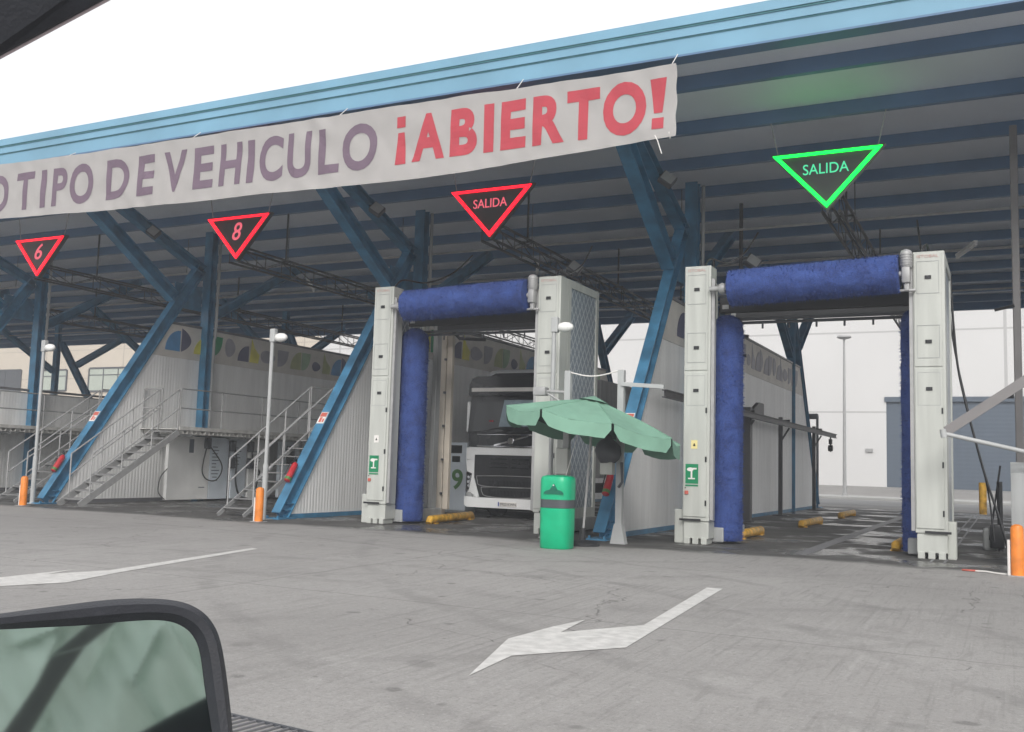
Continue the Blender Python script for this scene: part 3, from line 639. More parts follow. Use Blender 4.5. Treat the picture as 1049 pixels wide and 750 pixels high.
def letters(s, x0, x1, z0, z1, mat, bold, polys=None):
    if polys:
        bm = bmesh.new()
        for pl_ in polys: bm.faces.new([bm.verts.new((x, 0, z)) for x, z in pl_])
    else: bm = text_bm(s, x0, x1, z0, z1, 0, 0, bold)
    x = math.floor(x0 * 8) / 8
    while x < x1 + .2:
        bmesh.ops.bisect_plane(bm, geom=bm.verts[:] + bm.edges[:] + bm.faces[:], plane_co=(x, 0, 0), plane_no=(1, 0, 0)); x += .14
    z = z0 + .12
    while z < z1:
        bmesh.ops.bisect_plane(bm, geom=bm.verts[:] + bm.edges[:] + bm.faces[:], plane_co=(0, 0, z), plane_no=(0, 0, 1)); z += .12
    for v in bm.verts: q = bmap(v.co.x, v.co.z); v.co = q - Vector((0, .007, 0))
    b = MB(); b.bm(bm); return b.build('lettering', mat, banner)
for w_, a_, c_ in (('O', -22.84, -22.04), ('T', -21.74, -21.10), ('I', -20.87, -20.68), ('P', -20.45, -19.96), ('O', -19.86, -19.05), ('D', -18.62, -17.90), ('E', -17.62, -17.10), ('V', -16.82, -16.13), ('E', -15.91, -15.34), ('H', -15.16, -14.56), ('I', -14.39, -14.20), ('C', -14.06, -13.42), ('U', -13.30, -12.70), ('L', -12.50, -11.98), ('O', -11.90, -11.06)):
    q_ = .02 if w_ in 'OCU' else 0; zz = 7.21 + (a_ + 22) * -.0085
    letters(w_, a_, c_, zz - q_, zz + .935 + q_, M['purple'], .03)
for w_, a_, c_ in (('A', -10.24, -9.50), ('B', -9.38, -8.80), ('I', -8.66, -8.45), ('E', -8.30, -7.78), ('R', -7.64, -7.00), ('T', -6.96, -6.33), ('O', -6.27, -5.47)):
    q_ = .02 if w_ in 'O' else 0
    letters(w_, a_, c_, 7.14 - q_, 8.07 + q_, M['letred'], .045)
for x in (-24, -20, -16, -12, -8, -5.02): b = MB(); q = bmap(x, lut(TOPL, x) - .02); b.tube([q, (x + .05, 15.97, 8.52)], .008, 5); b.build('tie_cord', M['swhite'], banner)
b = MB()
_p = letters('', -10.66, -10.34, 7.13, 8.08, M['letred'], 0, [[(-10.60, 7.86), (-10.40, 7.86), (-10.40, 8.08), (-10.60, 8.08)], [(-10.62, 7.12), (-10.37, 7.12), (-10.42, 7.76), (-10.57, 7.76)]])
_p = letters('', -5.40, -5.08, 7.15, 8.05, M['letred'], 0, [[(-5.36, 7.16), (-5.15, 7.16), (-5.15, 7.36), (-5.36, 7.36)], [(-5.33, 7.45), (-5.18, 7.45), (-5.10, 8.06), (-5.40, 8.06)]])
b.tube([bmap(-5.3, 7.05), bmap(-5.25, 6.95) , (-5.18, BY, 6.72)], .01, 5); b.tube([bmap(-5.05, 7.08), (-5.03, BY, 6.97)], .01, 5)
b.build('tie_cord', M['swhite'], banner)

# ------------------------------------------------------------------ triangular signs
def tri_sign(cx, txt, neon, tm, label, shear=0):
    Y = 19.6; zt, zb, hw = 7.66, 6.53, 1.04
    t = thing('triangular_sign', (cx, Y, zb), label, 'sign', 'neon triangle signs over the bays')
    b = MB(); b.prism([(cx - hw - .05, Y + .003, zt + .04), (cx + hw + .05, Y + .003, zt + .04), (cx, Y + .003, zb - .06)], (0, .14, 0)); b.build('housing', M['signback'], t)
    b = MB(); c0 = Vector((cx, 0, zt - (zt - zb) * .36))
    outer = [Vector((cx - hw, Y, zt)), Vector((cx + hw, Y, zt)), Vector((cx, Y, zb))]; k = .87
    cen = sum(outer, Vector()) / 3; vs_ = []
    for dy in (0, -.045):
        vs_ += [p + Vector((0, dy, 0)) for p in outer] + [cen + (p - cen) * .868 + Vector((0, dy, 0)) for p in outer]
    fs = []
    for i in range(3):
        j = (i + 1) % 3; fs += [(6 + i, 6 + j, 9 + j, 9 + i), (i, 3 + i, 3 + j, j), (i, j, 6 + j, 6 + i), (3 + i, 9 + i, 9 + j, 3 + j)]
    b.add(vs_, fs); b.build('neon_outline', M[neon], t)
    if len(txt) > 1: bm = text_bm(txt, cx - .45, cx + .42, 7.22, 7.43, Y - .004, .012, .0)
    else: bm = text_bm(txt, cx - .17, cx + .15, 7.03, 7.50, Y - .004, .012, .005, shear)
    b = MB(); b.bm(bm); b.build('lettering', M[tm], t)
    for q in (-1, 1): b = MB(); b.tube([(cx + q * .95, Y + .07, zt + .03), (cx + q * 1.12, Y + .07, rz(Y) + .1)], .012, 6); b.build('hanger_rod', M['galv'], t)
    return t
tri_sign(-3.05, 'SALIDA', 'neong', 'txtg', 'green neon triangle sign reading SALIDA above the right gantry')
tri_sign(-10.5, 'SALIDA', 'neonr', 'txtr', 'red neon triangle sign reading SALIDA above the left gantry')
tri_sign(-18.05, '8', 'neonr', 'txtr', 'red neon triangle sign with a slanted eight, above the stair bay', .25)
tri_sign(-25.75, '6', 'neonr', 'txtr', 'leftmost red neon triangle sign, showing a slanted six', .25)

# floodlights on the arms
for i, (x, y, z, lab) in enumerate(((-14.2, 20.4, 7.7, 'small floodlight on the blue arm above the left gantry'), (-21.85, 20.3, 7.7, 'small floodlight on the blue arm left of the sign with the 8'), (-6.55, 20.4, 7.68, 'small floodlight on the blue arm beside the banner end'), (-5.2, 22.7, 6.2, 'small tilted floodlight above the column left of the right brush'), (-9.6, 22.5, 6.3, 'small tilted floodlight under the dark roof below the red lettered sign'))):
    t = thing('floodlight', (x, y, z), lab, 'floodlight', 'floodlights under the canopy')
    b = MB(); mt = Matrix.Translation((x, y, z)) @ Euler((R(-25), R(35), R(20))).to_matrix().to_4x4()
    bm = bmesh.new(); bmesh.ops.create_cube(bm, size=1); bmesh.ops.scale(bm, vec=(.34, .16, .30), verts=bm.verts[:]); bmesh.ops.bevel(bm, geom=bm.edges[:], offset=.02, segments=1, affect='EDGES'); b.bm(bm, mt); b.build('body', M['darkgrey'], t)
    b = MB(); bm = bmesh.new(); bmesh.ops.create_cube(bm, size=1); bmesh.ops.scale(bm, vec=(.28, .01, .24), verts=bm.verts[:]); b.bm(bm, mt @ Matrix.Translation((0, -.087, 0))); b.build('lens', M['floodglass'], t)
    b = MB(); b.tube([(x, y, z + .1), (x - .25, y, z + .12)], .025, 6); b.build('bracket', M['darkgrey'], t)
# fluorescent tubes
for i, (x, y, z) in enumerate(((-12.3, 26, 7.0), (-20.5, 26, 6.9), (-1.0, 26.5, 6.8))):
    b = MB(); b.tube([(x, y, z), (x + .45, y - .9, z + .12)], .04, 8); b.beam((x, y, z + .06), (x + .45, y - .9, z + .18), .09, .05)
    tag(b.build('tube_lamp', M['lampg'], None, (x, y, z)), ['unlit tube lamp under the roof above the left blue brush', 'unlit tube lamp under the roof right of the sign with the 8', 'unlit tube lamp under the roof right of the right gantry'][i], 'lamp', 'tube lamps under the roof')

# ------------------------------------------------------------------ wash gantries
def bristle_cyl(p0, p1, r, seg=40, n=90, dome=0., seed=1, fuzz=.02):
    b = MB(); p0, p1 = Vector(p0), Vector(p1); d, s_, u = frame_axes(p1 - p0); vs_ = []; rnd = random.Random(seed)
    for i in range(n + 1):
        f = i / n; rr = r
        L = (p1 - p0).length; e = (1 - f) * L
        if dome and e < dome: rr = r * math.sqrt(max(0.02, 1 - ((dome - e) / dome) ** 2))
        rr *= 1 + .035 * noise.noise(Vector((f * 9, seed, 0)))
        if i in (0, n): rr *= .93
        for k in range(seg):
            a = 2 * math.pi * k / seg; q = rr + rnd.uniform(-1, 1) * fuzz * .5 + .012 * noise.noise(Vector((f * 30, math.cos(a) * 3, math.sin(a) * 3 + seed)))
            vs_.append(p0.lerp(p1, f) + (s_ * math.cos(a) + u * math.sin(a)) * q)
    fs = [(i * seg + k, i * seg + (k + 1) % seg, (i + 1) * seg + (k + 1) % seg, (i + 1) * seg + k) for i in range(n) for k in range(seg)]
    fs += [tuple(range(seg)), tuple(n * seg + k for k in range(seg))]; b.add(vs_, fs, True)
    L = (p1 - p0).length
    for _ in range(int(5200 * L / 3)):     # stray bristle tufts
        f = rnd.random(); e = (1 - f) * L; rr = r
        if dome and e < dome: rr = r * math.sqrt(max(.02, 1 - ((dome - e) / dome) ** 2))
        a = rnd.uniform(0, 2 * math.pi); n_ = s_ * math.cos(a) + u * math.sin(a); tn = n_.cross(d); q = p0.lerp(p1, f) + n_ * (rr - .02)
        h = n_ * rnd.uniform(.03, .075) + tn * rnd.uniform(-.03, .03) + d * rnd.uniform(-.02, .02) - Vector((0, 0, .008)); w_ = (d if rnd.random() < .5 else tn) * .008
        b.add([q - w_, q + w_, q + h], [(0, 1, 2)])
    return b
def sticker(b, x0, x1, z0, z1, y): b.box(x0, x1, y - .006, y - .002, z0, z1)
def gantry(cx, Y, label):
    t = thing('wash_gantry', (cx, Y, 0), label, 'wash gantry', 'blue brush truck wash gantries')
    H = 5.17
    for sd_ in (-1, 1):
        xo = cx + sd_ * 2.25; xi = cx + sd_ * 1.75; x0, x1 = min(xo, xi), max(xo, xi)
        # front cabinet: tall door over short base
        b = MB(); b.bbox(x0, x1, Y, Y + .40, .42, H, .012); col = b.build('column', M['white'], t)
        b = MB()
        dx0, dx1 = x0 + .02, x1 - .05
        b.bbox(dx0, dx1, Y - .022, Y - .001, .5, 3.16, .006); b.bbox(dx0, dx1, Y - .018, Y - .001, 3.2, H - .03, .006); b.build('door', M['white'], col)
        for zc in (4.72, 3.62, 2.82): b = MB(); b.box(x0 + .19, x0 + .29, Y - .035, Y - .0225, zc - .03, zc + .03); b.build('latch', M['black'], col)
        for zc in (2.45, 1.55, .75): b = MB(); b.box(x1 - .075, x1 - .05, Y - .032, Y - .002, zc - .05, zc + .05); b.build('hinge', M['black'], col)
        b = MB()
        for zc in (4.72, 3.62, 2.82):     # hatch outline seams
            for (a0, a1, c0, c1) in ((x0 + .06, x1 - .09, zc - .28, zc - .272), (x0 + .06, x1 - .09, zc + .272, zc + .28), (x0 + .06, x0 + .066, zc - .272, zc + .272), (x1 - .096, x1 - .09, zc - .272, zc + .272)): b.box(a0, a1, Y - .0245, Y - .0225, c0, c1)
        b.build('hatch_seam', M['greyp'], col)
        b = MB(); b.bm(text_bm('ISTOBAL', x0 + .07, x1 - .09, H - .11, H - .06, Y - .0245, .002)); b.build('lettering', M['logo'], col)
        # base: notched plinth
        b = MB(); b.bbox(x0 + .02, x1 - .01, Y + .02, Y + .42, .10, .40, .012)
        for q in (.03, .19, .35): b.bbox(x0 + q, x0 + q + .11, Y + .0, Y + .38, .0, .12, .01)
        b.box(x0 + .03, x1 - .02, Y + .03, Y + .4, .398, .424); b.build('plinth', M['white'], t)
        b = MB()     # rail shoe running backwards
        b.bbox(xi - .16 if sd_ > 0 else xi - .1, xi + .1 if sd_ > 0 else xi + .16, Y + .42, Y + 2.1, .03, .30, .02); b.bbox(xo - .05, xo + .05, Y + .42, Y + 2.1, .03, .30, .02)
        b.build('rail_shoe', M['greyp'], t)
        b = MB(); b.bbox(xo - .18 if sd_ < 0 else xo - .02, xo + .02 if sd_ < 0 else xo + .12, Y + .1, Y + .4, .0, .62, .015); b.build('side_box', M['white'], t)
        # side frame and wire glass panel (outer side)
        xs_ = xo - sd_ * .04; b = MB()
        b.box(xs_ - .04, xs_ + .04, Y + .40, Y + .55 if cx < -5 else Y + .46, .30, H); b.box(xs_ - .04, xs_ + .04, Y + 1.95, Y + 2.08, .30, H); b.box(xs_ - .04, xs_ + .04, Y + .55, Y + 1.95, H - .16, H); b.box(xs_ - .04, xs_ + .04, Y + .55, Y + 1.95, .30, .5)
        b.build('side_frame', M['white'], t)
        b = MB(); b.box(xs_ - .015, xs_ + .015, Y + (.55 if cx < -5 else .46), Y + 1.95, .5, H - .16); b.build('side_panel', M['wire'], t)
        b = MB(); b.bbox(xi + (-.02 if sd_ > 0 else -.10), xi + (.10 if sd_ > 0 else .02), Y + 1.9, Y + 2.1, .3, H - .1, .01); b.build('rear_post', M['greyp'], t)
        # inner guide channel of the horizontal brush
        gx = xi - sd_ * .035; b = MB(); b.box(gx - .03, gx + .03, Y + .03, Y + .12, .45, H - .25); b.build('guide_rail', M['galv'], t)
        b = MB()
        for zc in (3.25, 1.65, .95): b.box(min(xi, xi - sd_ * .12), max(xi, xi - sd_ * .12), Y + .6, Y + .66, zc, zc + .06)
        b.build('bracket', M['darkgrey'], t)
    # crossbeams
    b = MB(); b.bbox(cx - 1.75, cx + 1.75, Y + .62, Y + .74, 4.36, 4.66, .02); b.build('crossbeam', M['dark'], t); b = MB(); b.bbox(cx - 1.75, cx + 1.75, Y + 1.88, Y + 2.0, 4.4, 4.7, .02); b.build('crossbeam', M['dark'], t); b = MB(); b.bbox(cx - 1.75, cx + 1.75, Y + .92, Y + .98, 4.24, 4.30, .01); b.build('crossbeam', M['darkgrey'], t)
    b = MB(); 
    for q in range(7): b.tube([(cx - 1.5 + q * .5, Y + .95, 4.2), (cx - 1.5 + q * .5, Y + .95, 4.08)], .02, 6)
    b.tube([(cx - 1.6, Y + .95, 4.2), (cx + 1.6, Y + .95, 4.2)], .03, 8); b.build('spray_pipe', M['darkgrey'], t)
    # horizontal brush
    zb = 4.74
    b = bristle_cyl((cx - 1.38, Y - .08, zb - .04), (cx + 1.54, Y - .08, zb + .05), .325, 44, 80, 0, int(abs(cx * 10))); b.build('horizontal_brush', M['brush'], t)
    b = MB(); b.tube([(cx - 1.75, Y - .08, zb - .04), (cx + 1.7, Y - .08, zb + .05)], .05, 10); b.lathe((cx - 1.52, Y - .08, zb - .04), [(.09, -.05), (.11, 0), (.09, .06)], 12, 'X'); b.build('axle', M['galv'], t)
    b = MB(); b.bbox(cx + 1.58, cx + 1.72, Y - .17, Y + .03, zb - .12, zb + .16, .03); b.lathe((cx + 1.65, Y - .07, zb + .15), [(.085, 0), (.10, .02), (.10, .26), (.08, .3), (.03, .32)], 14)
    for q in range(5): b.lathe((cx + 1.65, Y - .07, zb + .19 + q * .045), [(.112, 0), (.112, .012)], 14)
    b.bbox(cx + 1.5, cx + 1.8, Y - .10, Y - .04, zb - .26, zb - .22, .01); b.bbox(cx + 1.62, cx + 1.7, Y - .12, Y - .02, zb - .25, zb - .1, .01); b.build('motor', M['galv'], t)
    # vertical brushes
    b = bristle_cyl((cx - 1.63, Y + .76, .05), (cx - 1.63, Y + .76, 4.34), .30, 40, 110, .3, 5, .012); b.build('vertical_brush', M['brush'], t)
    b = bristle_cyl((cx + 1.76, Y + .9, .05), (cx + 1.76, Y + .9, 4.36), .29, 40, 110, .3, 6, .012); b.build('vertical_brush', M['brush'], t)
    b = MB()
    for q, yb in ((-1.63, .76), (1.76, .9)): b.tube([(cx + q, Y + yb, 4.3), (cx + q, Y + yb, 4.5)], .05, 10); b.beam((cx + q, Y + yb, 4.47), (cx + q, Y + .6, 4.47), .12, .08)
    b.build('brush_arm', M['galv'], t)
    for q, yb in ((-2.0, 2.0), (2.0, 2.0)):
        add_hose(t, [(cx + q, Y + .3, 5.1), (cx + q * .97, Y + .6, 5.42), (cx + q * .9, Y + 1.4, 5.5), (cx + q * .85, Y + 2.4, 5.9), (cx + q * .8, Y + 3.2, 6.5)], .02, 'black', 'supply_cable')
    for q in (-2.1, 2.1):
        b = MB(); b.bbox(cx + q - .2, cx + q + .2, Y - .03, Y - .012, .42, .46, .004); b.build('rubber_strip', M['dark'], t)
    # notices on the left column
    x0 = cx - 2.29
    b = MB(); sticker(b, x0 + .10, x0 + .34, 1.10, 1.46, Y - .022); n1 = b.build('notice', M['sgreen'], t)
    b = MB(); b.lathe((x0 + .19, Y - .0285, 1.36), [(.045, 0), (.045, .002)], 12, 'Y', 1.4, .8); b.box(x0 + .20, x0 + .23, Y - .031, Y - .0285, 1.2, 1.34); b.box(x0 + .15, x0 + .28, Y - .031, Y - .0285, 1.18, 1.205); b.box(x0 + .22, x0 + .31, Y - .031, Y - .0285, 1.36, 1.39); b.build('pictogram', M['swhite'], n1)
    b = MB(); sticker(b, x0 + .10, x0 + .34, 1.05, 1.08, Y - .022); b.build('notice', M['sgreen'], t)
    b = MB(); sticker(b, x0 + .20, x0 + .32, 1.74, 1.90, Y - .022); n2 = b.build('notice', M['syellow'] if cx > -5 else M['swhite'], t)
    b = MB(); b.prism([(x0 + .235, Y - .0285, 1.79), (x0 + .285, Y - .0285, 1.79), (x0 + .26, Y - .0285, 1.85)], (0, -.002, 0)); b.build('pictogram', M['black'], n2)
    b = MB(); b.bbox(x0 + .09, x0 + .16, Y - .05, Y - .022, .90, .97, .01); b.build('emergency_button', M['sred'], t)
    b = MB(); b.lathe((x0 + .1, Y - .03, 1.02), [(.012, 0), (.012, .02)], 8, 'Y'); b.build('lock', M['black'], t)
    return t
g1 = gantry(-3.12, 17.9, 'white wash gantry with blue brushes at right, beneath the green neon sign')
g2 = gantry(-10.2, 17.95, 'white wash gantry with blue brushes at left, with the truck inside it')
# inner masts of the left bay
im = thing('guide_mast', (-12.0, 20.3, 0), 'cream vertical mast pair behind the blue vertical brush of the left gantry', 'mast')
b = MB(); b.bbox(-12.28, -12.06, 20.5, 20.7, .0, 4.7, .015); b.build('post', M['cream'], im)
b = MB(); b.bbox(-11.98, -11.84, 20.4, 20.52, .25, 4.6, .01); b.build('post', M['cream'], im)
b = MB(); 
for zc in (.6, 1.4, 2.2, 3.0, 3.8): b.box(-12.07, -11.97, 20.42, 20.6, zc, zc + .05)
b.tube([(-12.3, 20.6, 4.7), (-11.0, 20.4, 4.6)], .05, 8); b.tube([(-11.9, 20.4, 4.55), (-11.6, 20.3, 4.3), (-10.9, 20.3, 4.25)], .04, 8); b.build('bracket', M['darkgrey'], im)

# ------------------------------------------------------------------ truck in the left bay
TY = 22.3; TC = -11.17
tr = thing('truck', (TC, TY, 0), 'white truck cab with black grille parked inside the left wash gantry', 'truck')
def fpoly(b, pts, y, d): b.prism([(TC + x, y, z) for x, z in pts], (0, d, 0))
def sym(pts): return pts + [(-x, z) for x, z in pts[::-1]]
b = MB()   # cab shell lofted through sections (front rake)
def sec(y, w0, w1, z0, z1, z2): # bottom width, top width
    return [(TC - w0, y, z0), (TC - w0, y, z1), (TC - w1, y, z2), (TC + w1, y, z2), (TC + w0, y, z1), (TC + w0, y, z0)]
S_ = [sec(TY + .10, 1.23, 1.10, .45, 2.1, 3.30), sec(TY + .35, 1.25, 1.12, .45, 2.1, 3.46), sec(TY + 1.0, 1.25, 1.14, .8, 2.1, 3.62), sec(TY + 2.2, 1.25, 1.15, .9, 2.1, 3.68)]
vs_ = [v for s in S_ for v in s]; fs = [(0, 1, 2, 3, 4, 5), tuple(range(18, 24))]
for i in range(3):
    for k in range(6): k2 = (k + 1) % 6; fs.append((6 * i + k, 6 * i + k2, 6 * i + 6 + k2, 6 * i + 6 + k))
b.add(vs_, fs); b.build('cab', M['truckw'], tr)
b = MB(); # roof deflector
vv = []
for (yy_, w_, z_) in ((TY + .30, 1.0, 3.50), (TY + .62, 1.0, 3.78), (TY + 1.2, 1.03, 3.88), (TY + 2.2, 1.05, 3.94)): vv += [(TC - w_, yy_, 3.46), (TC - w_ + .1, yy_, z_), (TC + w_ - .1, yy_, z_), (TC + w_, yy_, 3.46)]
fs = [(0, 1, 2, 3), (12, 13, 14, 15)[::-1]]
for i in range(3):
    for k in range(3): fs.append((4 * i + k, 4 * i + k + 1, 4 * i + 5 + k, 4 * i + 4 + k))
b.add(vv, fs); b.build('roof_fairing', paint('fairing_silver', (.42, .43, .44), .3, .08), tr)
b = MB(); b.prism([(TC - .80, TY + .335, 3.60), (TC + .80, TY + .335, 3.60), (TC + .70, TY + .48, 3.70), (TC - .70, TY + .48, 3.70)], (0, -.03, .005)); b.build('roof_hatch_glass', M['truckb'], tr)
b = MB(); fpoly(b, [(-1.18, 3.08), (1.18, 3.08), (1.16, 3.36), (1.08, 3.52), (.92, 3.58), (-.92, 3.58), (-1.08, 3.52), (-1.16, 3.36)], TY - .12, .45); b.build('sun_visor', M['truckb'], tr)
b = MB(); b.bbox(TC - 1.08, TC + 1.08, TY - .15, TY - .118, 3.18, 3.28, .01); b.build('visor_strip', M['swhite'], tr)
b = MB(); b.prism([(TC - 1.262, TY + .05, 2.13), (TC + 1.262, TY + .05, 2.13), (TC + 1.17, TY + .05, 3.14), (TC - 1.17, TY + .05, 3.14)], (0, .5, 0)); b.build('screen_surround', M['truckb'], tr)
b = MB(); b.add([(TC - 1.12, TY + .02, 2.18), (TC + 1.12, TY + .02, 2.18), (TC + 1.00, TY + .055, 3.06), (TC - 1.0, TY + .055, 3.06), (TC - 1.06, TY + .07, 2.20), (TC + 1.06, TY + .07, 2.20), (TC + 1.0, TY + .08, 3.06), (TC - 1.0, TY + .08, 3.06)], [(0, 1, 2, 3), (4, 7, 6, 5), (0, 4, 5, 1), (1, 5, 6, 2), (2, 6, 7, 3), (3, 7, 4, 0)]); ws = b.build('windscreen', M['glass'], tr)
b = MB(); b.add([(TC - .35, TY + .012, 2.3), (TC + .9, TY + .012, 2.3), (TC + .88, TY + .042, 2.98), (TC - .22, TY + .042, 2.98)], [(0, 1, 2, 3)]); b.build('sun_blind', paint('blind_blue', (.24, .31, .36), .25, .1), ws)
b = MB()
for q in (-.75, -.2, .4): b.tube([(TC + q, TY - .0, 2.18), (TC + q + .32, TY - .01, 2.26), (TC + q + .6, TY - .01, 2.27)], .012, 6)
b.build('wiper', M['black'], tr)
b = MB(); b.bbox(TC - 1.2, TC + 1.2, TY + .0, TY + .12, 1.78, 2.14, .02); b.build('front_panel', M['truckb'], tr)
b = MB(); b.bbox(TC - .95, TC + .95, TY - .012, TY + .0, 1.79, 1.81, .004); b.bbox(TC - .95, TC + .95, TY - .012, TY + .0, 2.09, 2.105, .004)
b.beam((TC - .45, TY - .015, 1.82), (TC + .50, TY - .015, 2.06), .02, .04, (0, 1, 0))
prof = [(.055, 0), (.085, 0), (.085, .02), (.055, .02)]
b.lathe((TC + .02, TY - .035, 1.94), [(.06, 0), (.085, -.003), (.085, .02), (.06, .02)], 20, 'Y'); b.build('badge', M['chrome'], tr)
b = MB(); fpoly(b, [(-1.24, 1.45), (-1.24, 1.76), (1.24, 1.76), (1.24, 1.45), (1.0, 1.45), (1.0, 1.58), (-1.0, 1.58), (-1.0, 1.45)], TY - .01, .14); b.build('upper_bumper', M['truckw'], tr)
for q in (-1, 1):
    b = MB(); fpoly(b, [(q * 1.24, 1.44), (q * 1.005, 1.44), (q * 1.0, 1.0), (q * .84, .52), (q * .92, .50), (q * 1.14, .66), (q * 1.06, 1.10), (q * 1.22, 1.16)], TY - .01, .14); b.build('headlight_surround', M['truckw'], tr)
    b = MB(); fpoly(b, [(q * 1.235, 1.13), (q * 1.08, 1.08), (q * 1.14, .72), (q * 1.235, .68)], TY + .01, .1); hl = b.build('headlight', M['black'], tr)
    b = MB()
    for (zc, rr) in ((1.0, .035), (.89, .04), (.79, .03)): b.lathe((TC + q * 1.165, TY - .004, zc), [(rr, 0), (rr, .02), (rr * .6, .03)], 12, 'Y', 1, 1)
    b.beam((TC + q * 1.10, TY - .0, 1.05), (TC + q * 1.15, TY, .74), .02, .02); b.build('lens', M['chrome'], hl)
    b = MB(); b.bbox(TC + q * 1.14 - .08, TC + q * 1.14 + .08, TY - .0, TY + .08, .50, .62, .02); b.build('fog_light', M['floodglass'], tr)
    # mirrors
    b = MB(); b.bbox(TC + q * 1.29 - .055, TC + q * 1.29 + .055, TY + .1, TY + .3, 2.15, 2.95, .04); mo = b.build('door_mirror', M['truckw'], tr)
    b = MB(); b.tube([(TC + q * 1.29, TY + .2, 2.92), (TC + q * 1.1, TY + .2, 3.05)], .03, 6); b.tube([(TC + q * 1.29, TY + .2, 2.2), (TC + q * 1.15, TY + .2, 2.1)], .03, 6); b.build('mirror_arm', M['black'], mo)
b = MB(); fpoly(b, [(-1.25, .30), (-1.25, .52), (-.9, .50), (.9, .50), (1.25, .52), (1.25, .30), (1.17, .25), (-1.17, .25)], TY - .05, .25); b.build('bumper', M['truckw'], tr)
b = MB(); fpoly(b, [(-1.0, 1.575), (1.0, 1.575), (1.0, 1.0), (.83, .49), (-.83, .49), (-1.0, 1.0)], TY + .0, .1); g_ = b.build('grille', M['grille'], tr)
b = MB()
for z in (1.48, 1.38, 1.28): b.bbox(TC - .55, TC - .06, TY - .02, TY - .0, z - .02, z + .02, .006); b.bbox(TC + .06, TC + .55, TY - .02, TY, z - .02, z + .02, .006)
b.build('slat', M['truckb'], g_)
b = MB()
for (w0, w1, z0, z1) in ((.92, .78, .98, .80), (.78, .62, .70, .54)):
    p, r = hose([(TC - w0, TY - .02, z0 + .06), (TC - w0 + .03, TY - .03, z0 - .06), (TC - w1, TY - .035, z1), (TC, TY - .04, z1 - .03), (TC + w1, TY - .035, z1), (TC + w0 - .03, TY - .03, z0 - .06), (TC + w0, TY - .02, z0 + .06), (TC, TY - .03, z0 + .08), (TC - w0, TY - .02, z0 + .06)], .008); b.tube(p, r, 5)
b.build('grille_trim', M['galv'], g_)
for zc in (.62, .86):
    b = MB()
    for q in range(-14, 15): b.box(TC + q * .04 - .004, TC + q * .04 + .004, TY - .012, TY - .001, zc - .06, zc + .07)
    b.build('mesh_insert', M['truckb'], g_)
b = MB(); b.bbox(TC - .26, TC + .26, TY - .075, TY - .052, .30, .41, .004); pl = b.build('number_plate', M['swhite'], tr)
b = MB(); b.bm(text_bm('9920 KWN', TC - .20, TC + .24, .32, .39, TY - .0765, .002, .01)); b.build('lettering', M['black'], pl)
b = MB(); b.box(TC - .258, TC - .225, TY - .079, TY - .0755, .302, .408); b.build('plate_band', paint('plate_blue', (.02, .05, .3), .5), pl)
for q in (-1, 1):
    for yy_ in (TY + 1.4, TY + 5.0):
        b = MB(); b.lathe((TC + q * 1.03, yy_, .5), [(.3, -.16), (.46, -.17), (.5, -.12), (.5, .12), (.46, .17), (.3, .16)], 24, 'X'); wh = b.build('wheel', M['dark'], tr)
        b = MB(); b.lathe((TC + q * 1.03, yy_, .5), [(.29, -.165), (.1, -.1), (.1, .1), (.29, .165)], 20, 'X'); b.build('rim', M['galv'], wh)
b = MB(); b.box(TC - .45, TC + .45, TY + .5, TY + 10, .6, .85); b.box(TC - 1.1, TC + 1.1, TY + .2, TY + 1.0, .28, .6); b.build('chassis', M['dark'], tr)
b = MB(); b.bbox(TC - 1.25, TC + 1.25, TY + 3.0, TY + 13.5, 1.05, 3.75, .03); b.build('cargo_box', M['greyp'], tr)
b = MB(); b.tube([(TC + .0, TY + .25, 2.5), (TC + .0, TY + .25, 2.56)], .02); 
for q in (-.62, -.55): b.bbox(TC + q, TC + q + .05, TY - .0, TY + .01, 2.42, 2.46, .004)
b.build('dash_light', M['letred'], ws)

# ------------------------------------------------------------------ bay number kiosk "9"
kk = thing('payment_kiosk', (-13.58, 23.6, 0), 'grey control kiosk with a green 9 left of the truck', 'kiosk')
b = MB(); b.bbox(-14.03, -13.30, 23.9, 24.4, .05, 1.92, .02); b.build('cabinet', M['panelb'], kk)
b = MB(); b.bbox(-13.83, -13.45, 23.875, 23.905, 1.62, 1.84, .01); b.bbox(-13.75, -13.50, 23.875, 23.905, 1.38, 1.54, .01); b.build('screen', M['black'], kk)
b = MB(); b.bm(text_bm('9', -13.74, -13.40, .62, 1.18, 23.894, .01, .02)); b.build('lettering', M['num'], kk)
b = MB(); b.box(-14.08, -13.26, 23.85, 24.42, 0, .048); b.build('plinth', M['greyp'], kk)

